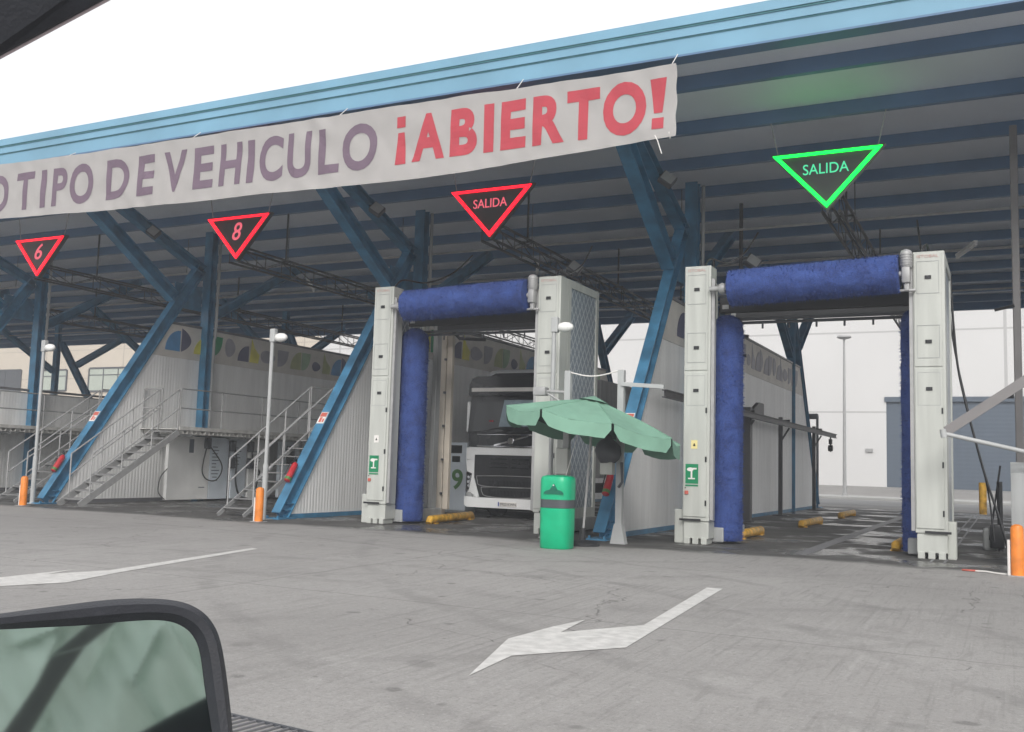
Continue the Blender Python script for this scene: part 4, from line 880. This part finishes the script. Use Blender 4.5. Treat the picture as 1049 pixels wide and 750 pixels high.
# ------------------------------------------------------------------ overhead rail in right bay
rl = thing('hose_rail', (-6.1, 27, 0), 'dark overhead rail on posts along the wall inside the right wash bay', 'rail frame')
b = MB(); b.ibeam((-6.1, 19.0, 2.86), (-6.1, 41.4, 2.86), .1, .16, .02); b.build('rail', M['truss'], rl)
for yq, wq in ((27.0, .26), (31.9, .12), (38.0, .12)):
    b = MB(); b.bbox(-6.45, -6.45 + wq, yq - wq / 2, yq + wq / 2, .03, 3.1, .01); b.box(-6.6, -6.15, yq - .2, yq + .2, 0, .03)
    b.beam((-6.4, yq, 2.3), (-6.12, yq, 2.76), .05, .05); b.beam((-6.4, yq, 2.98), (-6.1, yq, 2.98), .08, .08); b.build('post', M['truss'], rl)
    if wq > .2: b = MB(); b.beam((-6.35, yq, .5), (-6.35, yq + .7, .03), .06, .06); b.build('foot_stay', M['truss'], rl); b = MB(); b.prism([(-6.3, yq - .1, 2.94), (-6.3, yq + 1.6, 2.94), (-6.3, yq + 1.6, 3.3), (-6.3, yq + 1.0, 3.3)], (.1, 0, 0)); b.build('gusset', M['truss'], rl)
b = MB(); b.bbox(-6.16, -6.04, 39.9, 40.1, 2.5, 2.7, .02); b.tube([(-6.1, 40, 2.78), (-6.1, 40, 2.2)], .03, 6); b.lathe((-6.1, 40, 2.35), [(.02, -.1), (.12, -.08), (.12, .08), (.02, .1)], 12, 'X'); b.build('trolley', M['black'], rl)
sh = thing('sensor_bracket', (-5.6, 22.5, 4), 'dark bracket with sensor hanging above the right bay beside the blue brush', 'bracket')
b = MB(); b.tube([(-6.3, 23, 4.9), (-5.7, 23, 4.55), (-5.35, 23, 4.5)], .045, 8); b.tube([(-5.6, 23, 4.5), (-5.65, 23, 4.05), (-5.4, 23, 4.05)], .045, 8); b.tube([(-6.2, 23, 6.4), (-6.2, 23, 4.8)], .03, 8); b.build('arm', M['black'], sh)

# ------------------------------------------------------------------ wheel guides (yellow)
def guide(x0, y0, x1, y1, label, r=.09):
    b = MB(); z = r + .01
    b.tube([(x0, y0, .02), (x0, y0 + .06, z), (x1, y1 - .06, z), (x1, y1, .02)], [r * .8, r, r, r * .8], 12)
    for f in (.1, .9): q = Vector((x0, y0, 0)).lerp(Vector((x1, y1, 0)), f); b.box(q.x - .1, q.x + .1, q.y - .08, q.y + .08, 0, .03)
    tag(b.build('wheel_guide', M['yellow'], None, (x0, y0, 0)), label, 'wheel guide', 'yellow wheel guides on the bay floor')
guide(-11.3, 18.7, -11.65, 21.3, 'yellow tube wheel guide in front of the truck')
guide(-4.78, 19.75, -4.78, 21.8, 'yellow tube wheel guide at the foot of the right gantry brush')
guide(-4.58, 25.4, -4.58, 28.2, 'yellow wheel guide second from the front in the right bay')
guide(-4.6, 32.0, -4.6, 35, 'yellow wheel guide deepest inside the right bay')
guide(-1.8, 19.2, -1.8, 20.6, 'yellow wheel guide at the foot of the right gantry right column')
for k, (x, lab) in enumerate(((-3.1, 'steel floor channel running down the middle of the right bay'), (-1.0, 'thin steel floor track under the right gantry right column'))):
    b = MB(); b.box(x - .12, x - .08, 17.2, 41, 0, .008); b.box(x + .08, x + .12, 17.2, 41, 0, .008)
    if k == 0: b.box(x - .079, x + .079, 17.2, 41, 0, .005)
    tag(b.build('floor_channel', M['trim'], None, (x, 17.2, 0)), lab, 'floor channel')

# ------------------------------------------------------------------ bollards
def bollard(x, y, label):
    t = thing('bollard', (x, y, 0), label, 'bollard', 'orange bollards before the bays')
    b = MB(); b.lathe((x, y, 0), [(.085, 0), (.085, .66), (.07, .70), (.03, .72)], 18); b.build('post', M['orange'], t)
    b = MB(); b.box(x - .13, x + .13, y - .13, y + .13, 0, .012); b.build('base_plate', M['galv'], t)
    b = MB(); b.tube([(x - .11, y - .02, 0), (x - .11, y - .02, .5)], .02, 8); b.build('side_rod', M['swhite'], t)
bollard(-21.55, 16.5, 'orange bollard at the left edge'); bollard(-14.07, 16.4, 'orange bollard in front of the second blue brace'); bollard(.12, 15.8, 'orange bollard at the right edge')

# ------------------------------------------------------------------ bay lamps
def bay_lamp(x, y, label):
    t = thing('bay_lamp', (x, y, 0), label, 'lamp post', 'white lamp posts before the bays')
    b = MB(); b.tube([(x, y, 0), (x, y, 1.2)], .06, 12); b.tube([(x, y, 1.2), (x, y, 4.15)], .043, 12); b.box(x - .15, x + .15, y - .15, y + .15, 0, .015); b.build('pole', M['pole'], t)
    b = MB(); b.bbox(x - .05, x + .09, y - .06, y + .06, 3.9, 4.2, .02); b.build('bracket', M['pole'], t)
    b = MB(); b.lathe((x + .09, y, 4.0), [(.04, 0), (.08, .03), (.10, .12), (.09, .22), (.05, .29), (.01, .31)], 16, 'X'); b.build('lamp_head', M['lampg'], t)
bay_lamp(-22.25, 17.3, 'white lamp post beside the left blue brace'); bay_lamp(-14.55, 17.1, 'white lamp post beside the second blue brace and orange bollard'); bay_lamp(-7.74, 17.2, 'white lamp post in front of the middle gantry column, behind the green bin')

# ------------------------------------------------------------------ sensor posts with rope near the umbrella
ps = thing('barrier_post', (-7.27, 16.85, 0), 'white post with control box behind the green bin', 'post')
b = MB(); b.bbox(-7.33, -7.21, 16.8, 16.92, 0, 3.12, .01); b.build('post', M['pole'], ps)
b = MB(); b.bbox(-7.38, -7.14, 16.6, 16.78, 1.2, 1.68, .02); b.build('control_box', M['white'], ps)
b = MB(); b.tube([(-7.33, 16.85, 2.72), (-7.75, 16.85, 2.74)], .03, 8); b.tube([(-7.33, 16.85, 2.5), (-7.75, 16.85, 2.74)], .02, 8); b.bbox(-7.95, -7.7, 16.75, 16.95, 2.66, 2.82, .02); b.build('arm', M['galv'], ps)
p2 = thing('barrier_post', (-6.22, 16.85, 0), 'white post with flared foot and control box right of the umbrella pole', 'post')
b = MB(); b.bbox(-6.28, -6.16, 16.8, 16.92, .0, 3.12, .01); b.prism([(-6.36, 16.78, 0), (-6.08, 16.78, 0), (-6.15, 16.78, .35), (-6.29, 16.78, .35)], (0, .16, 0)); b.build('post', M['pole'], p2)
b = MB(); b.bbox(-6.52, -6.28, 16.62, 16.8, 1.22, 1.66, .02); b.build('control_box', M['white'], p2)
b = MB(); b.beam((-6.2, 16.8, 2.86), (-5.4, 16.8, 2.80), .07, .07); b.build('arm', M['pole'], p2)
b = MB(); b.lathe((-6.36, 16.62, 1.42), [(.03, .0), (.12, .02), (.19, .10), (.22, .20), (.19, .32), (.11, .40), (.05, .44), (.03, .50)], 22, 'Z', 1.15, .8)
b.v = [v + Vector((.035 * noise.noise(v * 7), .03 * noise.noise(v * 6 + Vector((4, 0, 0))), .05 * noise.noise(v * 5) - .12 * (v.x + 6.36))) for v in b.v]
b.build('hood', M['darkgrey'], p2)
b = MB(); b.tube([(-6.15, 16.75, 1.45), (-6.13, 16.74, 1.1), (-6.2, 16.74, 1.0)], .025, 8); b.build('cable', M['darkgrey'], p2)
rp_, r_ = hose([(-7.27, 16.85, 3.1), (-6.9, 16.85, 3.02), (-6.6, 16.85, 3.03), (-6.22, 16.85, 3.12)], .013); b = MB(); b.tube(rp_, r_, 6)
tag(b.build('rope', M['swhite'], None, (-7.27, 16.85, 3.1)), 'thin rope strung between the tops of the two white posts', 'rope')

# ------------------------------------------------------------------ green umbrella
ub = thing('garden_umbrella', (-6.58, 16.0, 0), 'tilted pale green garden umbrella beside the green bin', 'umbrella')
apex = Vector((-6.42, 16.05, 2.52)); tilt_x, tilt_y = -.16, -.095
NS = 8; rad = 1.55; ph = R(-57)
def upt(a, r):
    # canopy surface, sector-wise straight between ribs
    k = math.floor((a - ph) / (2 * math.pi / NS)); a0 = ph + k * 2 * math.pi / NS; u = (a - a0) / (2 * math.pi / NS)
    p0 = Vector((math.cos(a0), math.sin(a0), 0)); p1 = Vector((math.cos(a0 + 2 * math.pi / NS), math.sin(a0 + 2 * math.pi / NS), 0)); d = p0.lerp(p1, u)
    sag = 4 * u * (1 - u); q = d * (rad * r)
    z = -.45 * r ** 1.15 - .075 * sag * r + .022 * noise.noise(Vector((a * 3.5, r * 2.2, 2))) * r + .012 * noise.noise(Vector((a * 9, r * 5, 7))) * r
    return apex + Vector((q.x, q.y, z + tilt_x * q.x + tilt_y * q.y)), sag
b = MB(); nr, na = 10, 64; vs_ = [apex]
for i in range(1, nr + 1):
    for k in range(na): vs_.append(upt(ph + 1e-6 + 2 * math.pi * k / na, i / nr)[0])
fs = [(0, 1 + k, 1 + (k + 1) % na) for k in range(na)] + [(1 + (i - 1) * na + k, 1 + (i - 1) * na + (k + 1) % na, 1 + i * na + (k + 1) % na, 1 + i * na + k) for i in range(1, nr) for k in range(na)]
b.add(vs_, fs); canopy = b.build('canopy', M['umb'], ub)
b = MB(); b.add([v - Vector((0, 0, .015)) - (v - apex) * .004 for v in vs_], fs); M['shade_layer'] = paint('shade_layer_green', (.035, .07, .055), .8, .1); b.build('shade_layer', M['shade_layer'], canopy)  # added dark layer under the canopy; its colour carries the underside's shade
b = MB()
for s_ in range(NS): b.tube([upt(ph + s_ * 2 * math.pi / NS + 2e-6, r)[0] + Vector((0, 0, .004)) for r in (.12, .35, .6, .8, 1.0)], .006, 5)
b.build('seams', M['umb'], canopy)
b = MB()      # valance, one scalloped flap per side
for s_ in range(NS):
    a0 = ph + s_ * 2 * math.pi / NS; n = 10; vs_ = []
    for k in range(n + 1):
        u = .02 + .96 * k / n; p, sg = upt(a0 + u * 2 * math.pi / NS, 1.0); dd = .23 * (min(1, sg * 1.8 + .35)); out = (p - apex); out.z = 0; out = out.normalized() * .03 * sg
        vs_ += [p - Vector((0, 0, .001)), p - Vector((0, 0, dd)) + out]
    b.add(vs_, [(2 * k, 2 * k + 2, 2 * k + 3, 2 * k + 1) for k in range(n)], True)
b.build('valance', M['umb'], canopy)
b = MB(); vs_ = [apex + Vector((0, 0, .07))]
for k in range(16): a = 2 * math.pi * k / 16; q = Vector((math.cos(a), math.sin(a), 0)) * .26; vs_.append(apex + q + Vector((0, 0, -.03 + tilt_x * q.x + tilt_y * q.y)))
b.add(vs_, [(0, 1 + k, 1 + (k + 1) % 16) for k in range(16)], True); b.build('cap', M['umb'], canopy)
foot = Vector((-6.56, 15.98, .05))
b = MB(); b.tube([foot, apex + Vector((0, 0, .05))], .022, 10); b.build('pole', M['galv'], ub)
b = MB(); hub = foot.lerp(apex, .78)
for s_ in range(NS): p, _ = upt(ph + s_ * 2 * math.pi / NS + 1e-5, .98); b.tube([apex - Vector((0, 0, .03)), p - Vector((0, 0, .02))], .009, 5); m_, _ = upt(ph + s_ * 2 * math.pi / NS + 1e-5, .5); b.tube([hub, m_ - Vector((0, 0, .02))], .007, 5)
b.build('ribs', M['dark'], ub)
b = MB(); b.lathe((foot.x, foot.y, 0), [(.30, 0), (.30, .05), (.24, .08), (.06, .10), (.05, .3)], 24); b.build('base', M['dark'], ub)
b = MB(); b.tube([apex - Vector((.1, .1, .1)), (-6.97, 15.35, .02)], .006, 5); b.build('guy_line', M['swhite'], ub)

# ------------------------------------------------------------------ green litter bin
bn = thing('litter_bin', (-6.66, 15.1, 0), 'bright green plastic litter bin with dark band in front of the umbrella', 'bin')
c_ = (-6.66, 15.12, 0)
b = MB(); b.lathe(c_, [(.245, 0), (.262, .02), (.268, .3), (.272, .66)], 36, 'Z', 1, .9, 3); b.build('body', M['bin'], bn)
b = MB(); b.lathe(c_, [(.268, .665), (.268, .80)], 36, 'Z', 1, .9, 3); b.build('band', M['darkgrey'], bn)
b = MB(); b.lathe(c_, [(.274, .80), (.274, 1.08), (.268, 1.14), (.25, 1.175), (.18, 1.195), (.02, 1.20)], 36, 'Z', 1, .9, 3); lid = b.build('lid', M['bin'], bn)
fy = 15.12 - .274 * .9
b = MB(); pts = []
for k in range(14): a = math.pi * k / 13; pts.append((c_[0] + .03 + .175 * math.cos(a), fy - .012, .89 + .075 * abs(math.sin(a)) ** .8))
b.prism(pts, (0, .02, 0)); b.build('opening', M['bindark'], lid)
b = MB(); b.prism([(c_[0] - .04, fy - .02, .955), (c_[0] + .10, fy - .02, .955), (c_[0] + .055, fy - .02, 1.03), (c_[0] + .035, fy - .02, 1.06), (c_[0] + .01, fy - .02, 1.02)], (0, .02, 0)); b.build('hood', M['bindark'], lid)
b = MB(); b.lathe((c_[0] + .035, fy - .028, 1.035), [(.012, 0), (.012, .015)], 10, 'Y'); b.build('lock', M['swhite'], lid)

# ------------------------------------------------------------------ extinguishers + stickers on braces
def on_brace(x, s):   # point on the front flange at height s
    d = Vector((0, 4.95, 7.05)).normalized(); p = Vector((x, 17.55, .05)) + d * (s / d.z); n = Vector((0, -d.z, d.y)); return p + n * .175, d, n
for x, lab, dz in ((FX[1], 'red fire extinguisher strapped to the blue brace by the umbrella', 0), (FX[2], 'red fire extinguisher strapped to the second blue brace', 0), (FX[3], 'red fire extinguisher strapped to the left blue brace', 0)):
    p, d, n = on_brace(x, .62); p = p + n * .10 + Vector((-.02, 0, 0))
    t = thing('fire_extinguisher', p, lab, 'fire extinguisher', 'fire extinguishers on the blue braces')
    mt = Matrix.Translation(p) @ d.to_track_quat('Z', 'X').to_matrix().to_4x4()
    def lt(prof, seg=18):
        q = MB(); q.lathe((0, 0, 0), prof, seg); q.v = [mt @ v for v in q.v]; return q
    lt([(.05, 0), (.072, .02), (.072, .42), (.06, .48), (.03, .51)]).build('cylinder', M['red'], t)
    lt([(.074, .03), (.074, .10)]).build('lower_band', M['num'], t)
    q = MB()
    for (z0, z1, h0, h1) in ((.17, .23, -2.6, -.9), (.30, .38, -2.6, -.8)):
        vs2 = []
        for k in range(7): a = h0 + (h1 - h0) * k / 6; vs2 += [mt @ Vector((.0745 * math.cos(a), .0745 * math.sin(a), z0)), mt @ Vector((.0745 * math.cos(a), .0745 * math.sin(a), z1))]
        q.add(vs2, [(2 * k, 2 * k + 2, 2 * k + 3, 2 * k + 1) for k in range(6)])
    q.build('label', M['swhite'], t)
    q = MB(); q.tube([(0, 0, .5), (0, 0, .56), (.1, 0, .60)], .018, 8); q.tube([(0, 0, .55), (.09, 0, .54)], .01, 6); q.v = [mt @ v for v in q.v]; q.build('valve', M['black'], t)
    q = MB(); q.tube([(.03, -.03, .54), (.1, -.06, .4), (.095, -.06, .12)], .012, 6); q.v = [mt @ v for v in q.v]; q.build('nozzle_hose', M['black'], t)
    p2_, d, n = on_brace(x, 2.17)
    t2 = thing('safety_sticker', p2_, ['small red and white safety sign on the blue brace, hidden behind the umbrella', 'small red and white safety sign high on the second blue brace', 'small red and white safety sign high on the left blue brace'][FX.index(x) - 1], 'sign', 'safety signs on the blue braces')
    ax = (Vector((1, 0, 0)), d, n); q = MB(); q.obox(p2_ + n * .004, ax, (.105, .17, .003)); q.build('plate', M['swhite'], t2)
    q = MB(); q.obox(p2_ + n * .0085 + d * .09, ax, (.09, .06, .001)); q.obox(p2_ + n * .0085 - d * .06 + Vector((-.03, 0, 0)), ax, (.035, .07, .001)); q.obox(p2_ + n * .0085 - d * .08 + Vector((.05, 0, 0)), ax, (.025, .05, .001)); q.build('symbol', M['sred'], t2)

# ------------------------------------------------------------------ right edge: cabinet, awning arm, hoses
ec = thing('equipment_cabinet', (.35, 17.4, 0), 'grey equipment cabinet at the right edge behind the orange bollard', 'cabinet')
b = MB(); b.prism([(.06, 17.2, .3), (.06, 17.9, .3), (.06, 17.9, 1.62), (.06, 17.5, 1.62), (.06, 17.2, 1.45)], (.62, 0, 0)); b.build('body', M['greyp'], ec)
b = MB(); b.bbox(.1, .6, 17.3, 17.85, 0, .3, .02); b.build('plinth', M['greyp'], ec)
pq = thing('hose_pole', (.0, 20.6, 0), 'tall grey pole with hanging hoses at the right edge', 'pole')
b = MB(); b.bbox(.17, .31, 21.2, 21.34, 0, 8.3, .02); b.build('pole', M['strut'], pq)
b = MB(); b.tube([(.2, 21.2, 4.7), (-.15, 21.2, 4.62)], .03, 8); b.bbox(-.05, .16, 21.1, 21.3, 2.9, 3.0, .01); b.build('arm', M['black'], pq)
add_hose(pq, [(-.9, 20.5, 5.3), (-.85, 20.5, 4.2), (-.75, 20.5, 3.2), (-.4, 20.4, 1.6), (-.15, 20.3, .7), (0, 20.3, .1)], .022)
add_hose(pq, [(-.95, 20.5, 5.3), (-.87, 20.5, 4.0), (-.62, 20.5, 2.6), (-.32, 20.4, 1.2), (-.22, 20.3, .2)], .016)
b = MB(); b.tube([(-1.4, 20.5, 4.1), (-.85, 20.5, 4.1)], .02, 8); b.build('stay', M['black'], pq)
gu = thing('gun_holder', (-.35, 21.5, 0), 'dark lance holder and small orange tube beside the tall grey pole', 'lance holder')
b = MB(); b.tube([(-.12, 20.9, 0), (-.12, 20.9, 1.3)], .05, 8); b.bbox(-.3, -.05, 20.8, 21.0, .05, .5, .03); b.tube([(-.3, 20.9, .2), (-.1, 20.9, 1.6)], .02, 6); b.build('stand', M['black'], gu)
b = MB(); b.lathe((-.42, 21.6, .65), [(.07, 0), (.07, .62)], 12); b.build('orange_tube', M['yellow'], gu)
b = MB(); b.bbox(-.42, -.18, 20.9, 21.1, 0, .42, .05); b.build('canister', M['greyp'], gu)
aw = thing('boom_gate', (-.85, 16.9, 2), 'grey slanted strut and white bar reaching in from the right edge', 'barrier arm')
b = MB(); b.bbox(.95, 1.11, 16.8, 16.96, 0, 3.6, .02); b.build('post', M['pole'], aw)
b = MB(); b.tube([(-.85, 16.9, 2.03), (.1, 16.9, 1.81), (1.0, 16.9, 1.60)], .035, 10); b.tube([(-.88, 16.9, 2.10), (-.86, 16.9, 1.97)], .05, 10); b.build('bar', M['pole'], aw)
b = MB(); b.beam((-.83, 16.93, 2.07), (.98, 16.93, 3.35), .05, .15, (0, 1, 0)); b.build('strut', M['strut'], aw)
lt_ = thing('litter', (-.3, 15.9, 0), 'scraps of white and red tape lying on the ground beside the right bollard', 'litter')
b = MB(); p, r = hose([(-.45, 16.05, .012), (-.3, 16.0, .02), (-.15, 15.92, .012), (.0, 15.85, .012)], .012); b.tube(p, r, 5); b.build('tape', M['swhite'], lt_)
b = MB(); p, r = hose([(-.6, 16.1, .012), (-.5, 16.0, .02), (-.38, 16.1, .012)], .014); b.tube(p, r, 5); b.build('tape', M['sred'], lt_)

# ------------------------------------------------------------------ the van the photograph was taken from: door mirror, window frame, curtain
van = thing('camper_van', (-.6, .55, 0), 'door mirror and dark window frame edge of the camper van, nearest the camera', 'van')
Cc = Vector((0, 0, 1.35)); F_ = 1011.276
def ray(px, py): return (CR @ Vector((px - 524.5, -(py - 375), -F_))).normalized()
mc = Cc + ray(95, 700) * .80
mn = (Cc - mc).normalized(); mn = (mn + Vector((.10, .02, .02))).normalized()
def onp(px, py, off=0):
    d = ray(px, py); return Cc + d * (((mc + mn * off) - Cc).dot(mn) / d.dot(mn))
o_out = [(-70, 690), (-62, 648), (-35, 634), (0, 629), (60, 621), (110, 615), (150, 613.5), (180, 616), (200, 623), (215, 636), (225, 658), (232, 700), (238, 760), (240, 830), (228, 880), (190, 905), (60, 915), (-50, 905), (-72, 860)]
c_in = (85, 765)
def smooth_loop(pts, n=4):
    out = []; L = len(pts)
    for i in range(L):
        p0, p1, p2, p3 = [Vector((*pts[(i + k) % L], 0)) for k in (-1, 0, 1, 2)]
        for k in range(n): u = k / n; out.append(.5 * ((2 * p1) + (p2 - p0) * u + (2 * p0 - 5 * p1 + 4 * p2 - p3) * u * u + (3 * p1 - 3 * p2 + p3 - p0) * u ** 3))
    return out
OUT = [onp(p.x, p.y) for p in smooth_loop(o_out)]; cen = sum(OUT, Vector()) / len(OUT)
b = MB(); rings = []
def ring(sc_, off, shrink=0.0): return [cen + (p - cen) * sc_ - (p - cen).normalized() * shrink + mn * off for p in OUT]
seq = [(1, .0, .0145, .004), (1, 0, .008, .011), (1, 0, .003, .011), (1, 0, 0, .003), (1, 0, 0, -.012), (1, 0, .012, -.05), (1, 0, .05, -.085)]
rings = [ring(1, .004, .0165), ring(1, .011, .011), ring(1, .012, .005), ring(1, .004, .0), ring(1, -.015, -.001), ring(1, -.05, .01), ring(1, -.08, .05)]
n = len(OUT); vs_ = [v for r in rings for v in r]; fs = [(i * n + k, i * n + (k + 1) % n, (i + 1) * n + (k + 1) % n, (i + 1) * n + k) for i in range(len(rings) - 1) for k in range(n)]; fs.append(tuple(6 * n + k for k in range(n)))
b.add(vs_, fs, True); M['mirrorhouse'] = paint('mirror_housing', (.018, .020, .027), .5, .2, 40, bump=.1); mh = b.build('door_mirror', M['mirrorhouse'], van)
b = MB(); gl = ring(1, .003, .0155); b.add(gl, [tuple(range(n))]); b.build('mirror_glass', M['mirror'], mh)
b = MB(); q = cen - mn * .06; b.tube([q, q + (CR @ Vector((-1, -.3, .1))) * .45], .03, 10); b.build('mirror_arm', M['mirrorhouse'], mh)
# window frame edge, top left
def at(px, py, d): return Cc + ray(px, py) * d
b = MB(); b.prism([at(x, y, .55) for x, y in [(-60, 88), (0, 55), (106, -2), (150, -60), (-60, -60)]], (CR @ Vector((0, 0, -1))) * .002); b.build('window_frame', M['mirrorhouse'], van)
b = MB(); b.prism([at(x, y, .556) for x, y in [(-60, 91.5), (0, 58.5), (113, -2), (104, -2), (0, 52), (-60, 86)]], (CR @ Vector((0, 0, -1))) * .002); b.build('seal', paint('seal_grey', (.50, .42, .45), .6), van)
# curtain and belt behind the camera, seen only as reflections in the mirror
rd = -(mc - Cc).normalized(); refl = (mc - Cc).normalized(); refl = refl - mn * (2 * refl.dot(mn)); refl.normalize()
def rpt(px, py, d):     # where the mirror's image of that spot lies, on a plane d metres behind the glass
    m = onp(px, py); v = (m - Cc).normalized(); v = v - mn * (2 * v.dot(mn)); return m + v * (((mc + refl * d) - m).dot(refl) / v.dot(refl))
o0 = rpt(80, 690, 1.3); ux = (rpt(180, 690, 1.3) - rpt(0, 690, 1.3)); W_ = ux.length / 180; ux.normalize(); uz = refl.cross(ux).normalized()
if uz.z < 0: uz = -uz
def fold(px, py):
    p = Vector((px / 60, py / 60, 0)); f = .035 * noise.noise(Vector((p.x * 1.0 + p.y * .5, p.y * .45, 4))) + .014 * noise.noise(Vector((p.x * 3 - p.y * 1.4, p.y * 1.2, 8)))
    for (ax, ay, bx, by, am, sg) in ((158, 655, 138, 696, .022, 7), (138, 696, 166, 748, .024, 6), (75, 640, 20, 660, .015, 9), (120, 640, 95, 690, .014, 11), (172, 640, 205, 690, .012, 12), (60, 690, 40, 760, .012, 9), (60, 655, 25, 740, .015, 10)):
        q0, q1, q = Vector((ax, ay)), Vector((bx, by)), Vector((px, py)); d = q1 - q0; u = max(0, min(1, (q - q0).dot(d) / d.length_squared)); v = q - (q0 + d * u); r = v.length
        side = 1 if d.x * v.y - d.y * v.x > 0 else -1; f += am * math.exp(-(r / sg) ** 2 / 1.5) * (1 if side > 0 else -.3)
    return f
b = MB(); nx, ny = 150, 110; vs_ = []
for j in range(ny + 1):
    for i in range(nx + 1):
        px = -100 + 400 * i / nx; py = 560 + 300 * j / ny
        vs_.append(rpt(px, py, 1.3) - refl * fold(px, py) * 1.6)
b.add(vs_, [(j * (nx + 1) + i, j * (nx + 1) + i + 1, (j + 1) * (nx + 1) + i + 1, (j + 1) * (nx + 1) + i) for j in range(ny) for i in range(nx)], True); b.build('curtain', M['curtain'], van)
b = MB(); th = refl * -.01
b.prism([rpt(x, y, 1.2) for x, y in ((105, 628), (132, 628), (88, 662), (52, 672))], th); b.prism([rpt(x, y, 1.2) for x, y in ((52, 673), (87, 663), (62, 700), (20, 770), (-10, 770), (38, 700))], th); b.build('seat_belt', M['belt'], van)
b = MB(); b.prism([rpt(x, y, 1.1) for x, y in ((140, 752), (175, 732), (222, 708), (235, 706), (235, 790), (120, 790))], refl * -.03); b.build('door_trim', M['mirrorhouse'], van)

# ------------------------------------------------------------------ veil: added volume imitating the pale veil on the windscreen
hz = bpy.data.materials.new('windscreen_veil'); hz.use_nodes = True; ht = hz.node_tree; ht.nodes.clear()
pv = ht.nodes.new('ShaderNodeVolumePrincipled'); pv.inputs['Color'].default_value = (.9, .93, .97, 1); pv.inputs['Density'].default_value = 0.0025
ho = ht.nodes.new('ShaderNodeOutputMaterial'); ht.links.new(pv.outputs[0], ho.inputs['Volume'])
b = MB(); b.box(-152, 92, -42, 112, -1, 21)
tag(b.build('veil_volume', hz), 'added volume that lifts the darks like a pale veil on the windscreen', None, kind='stuff')
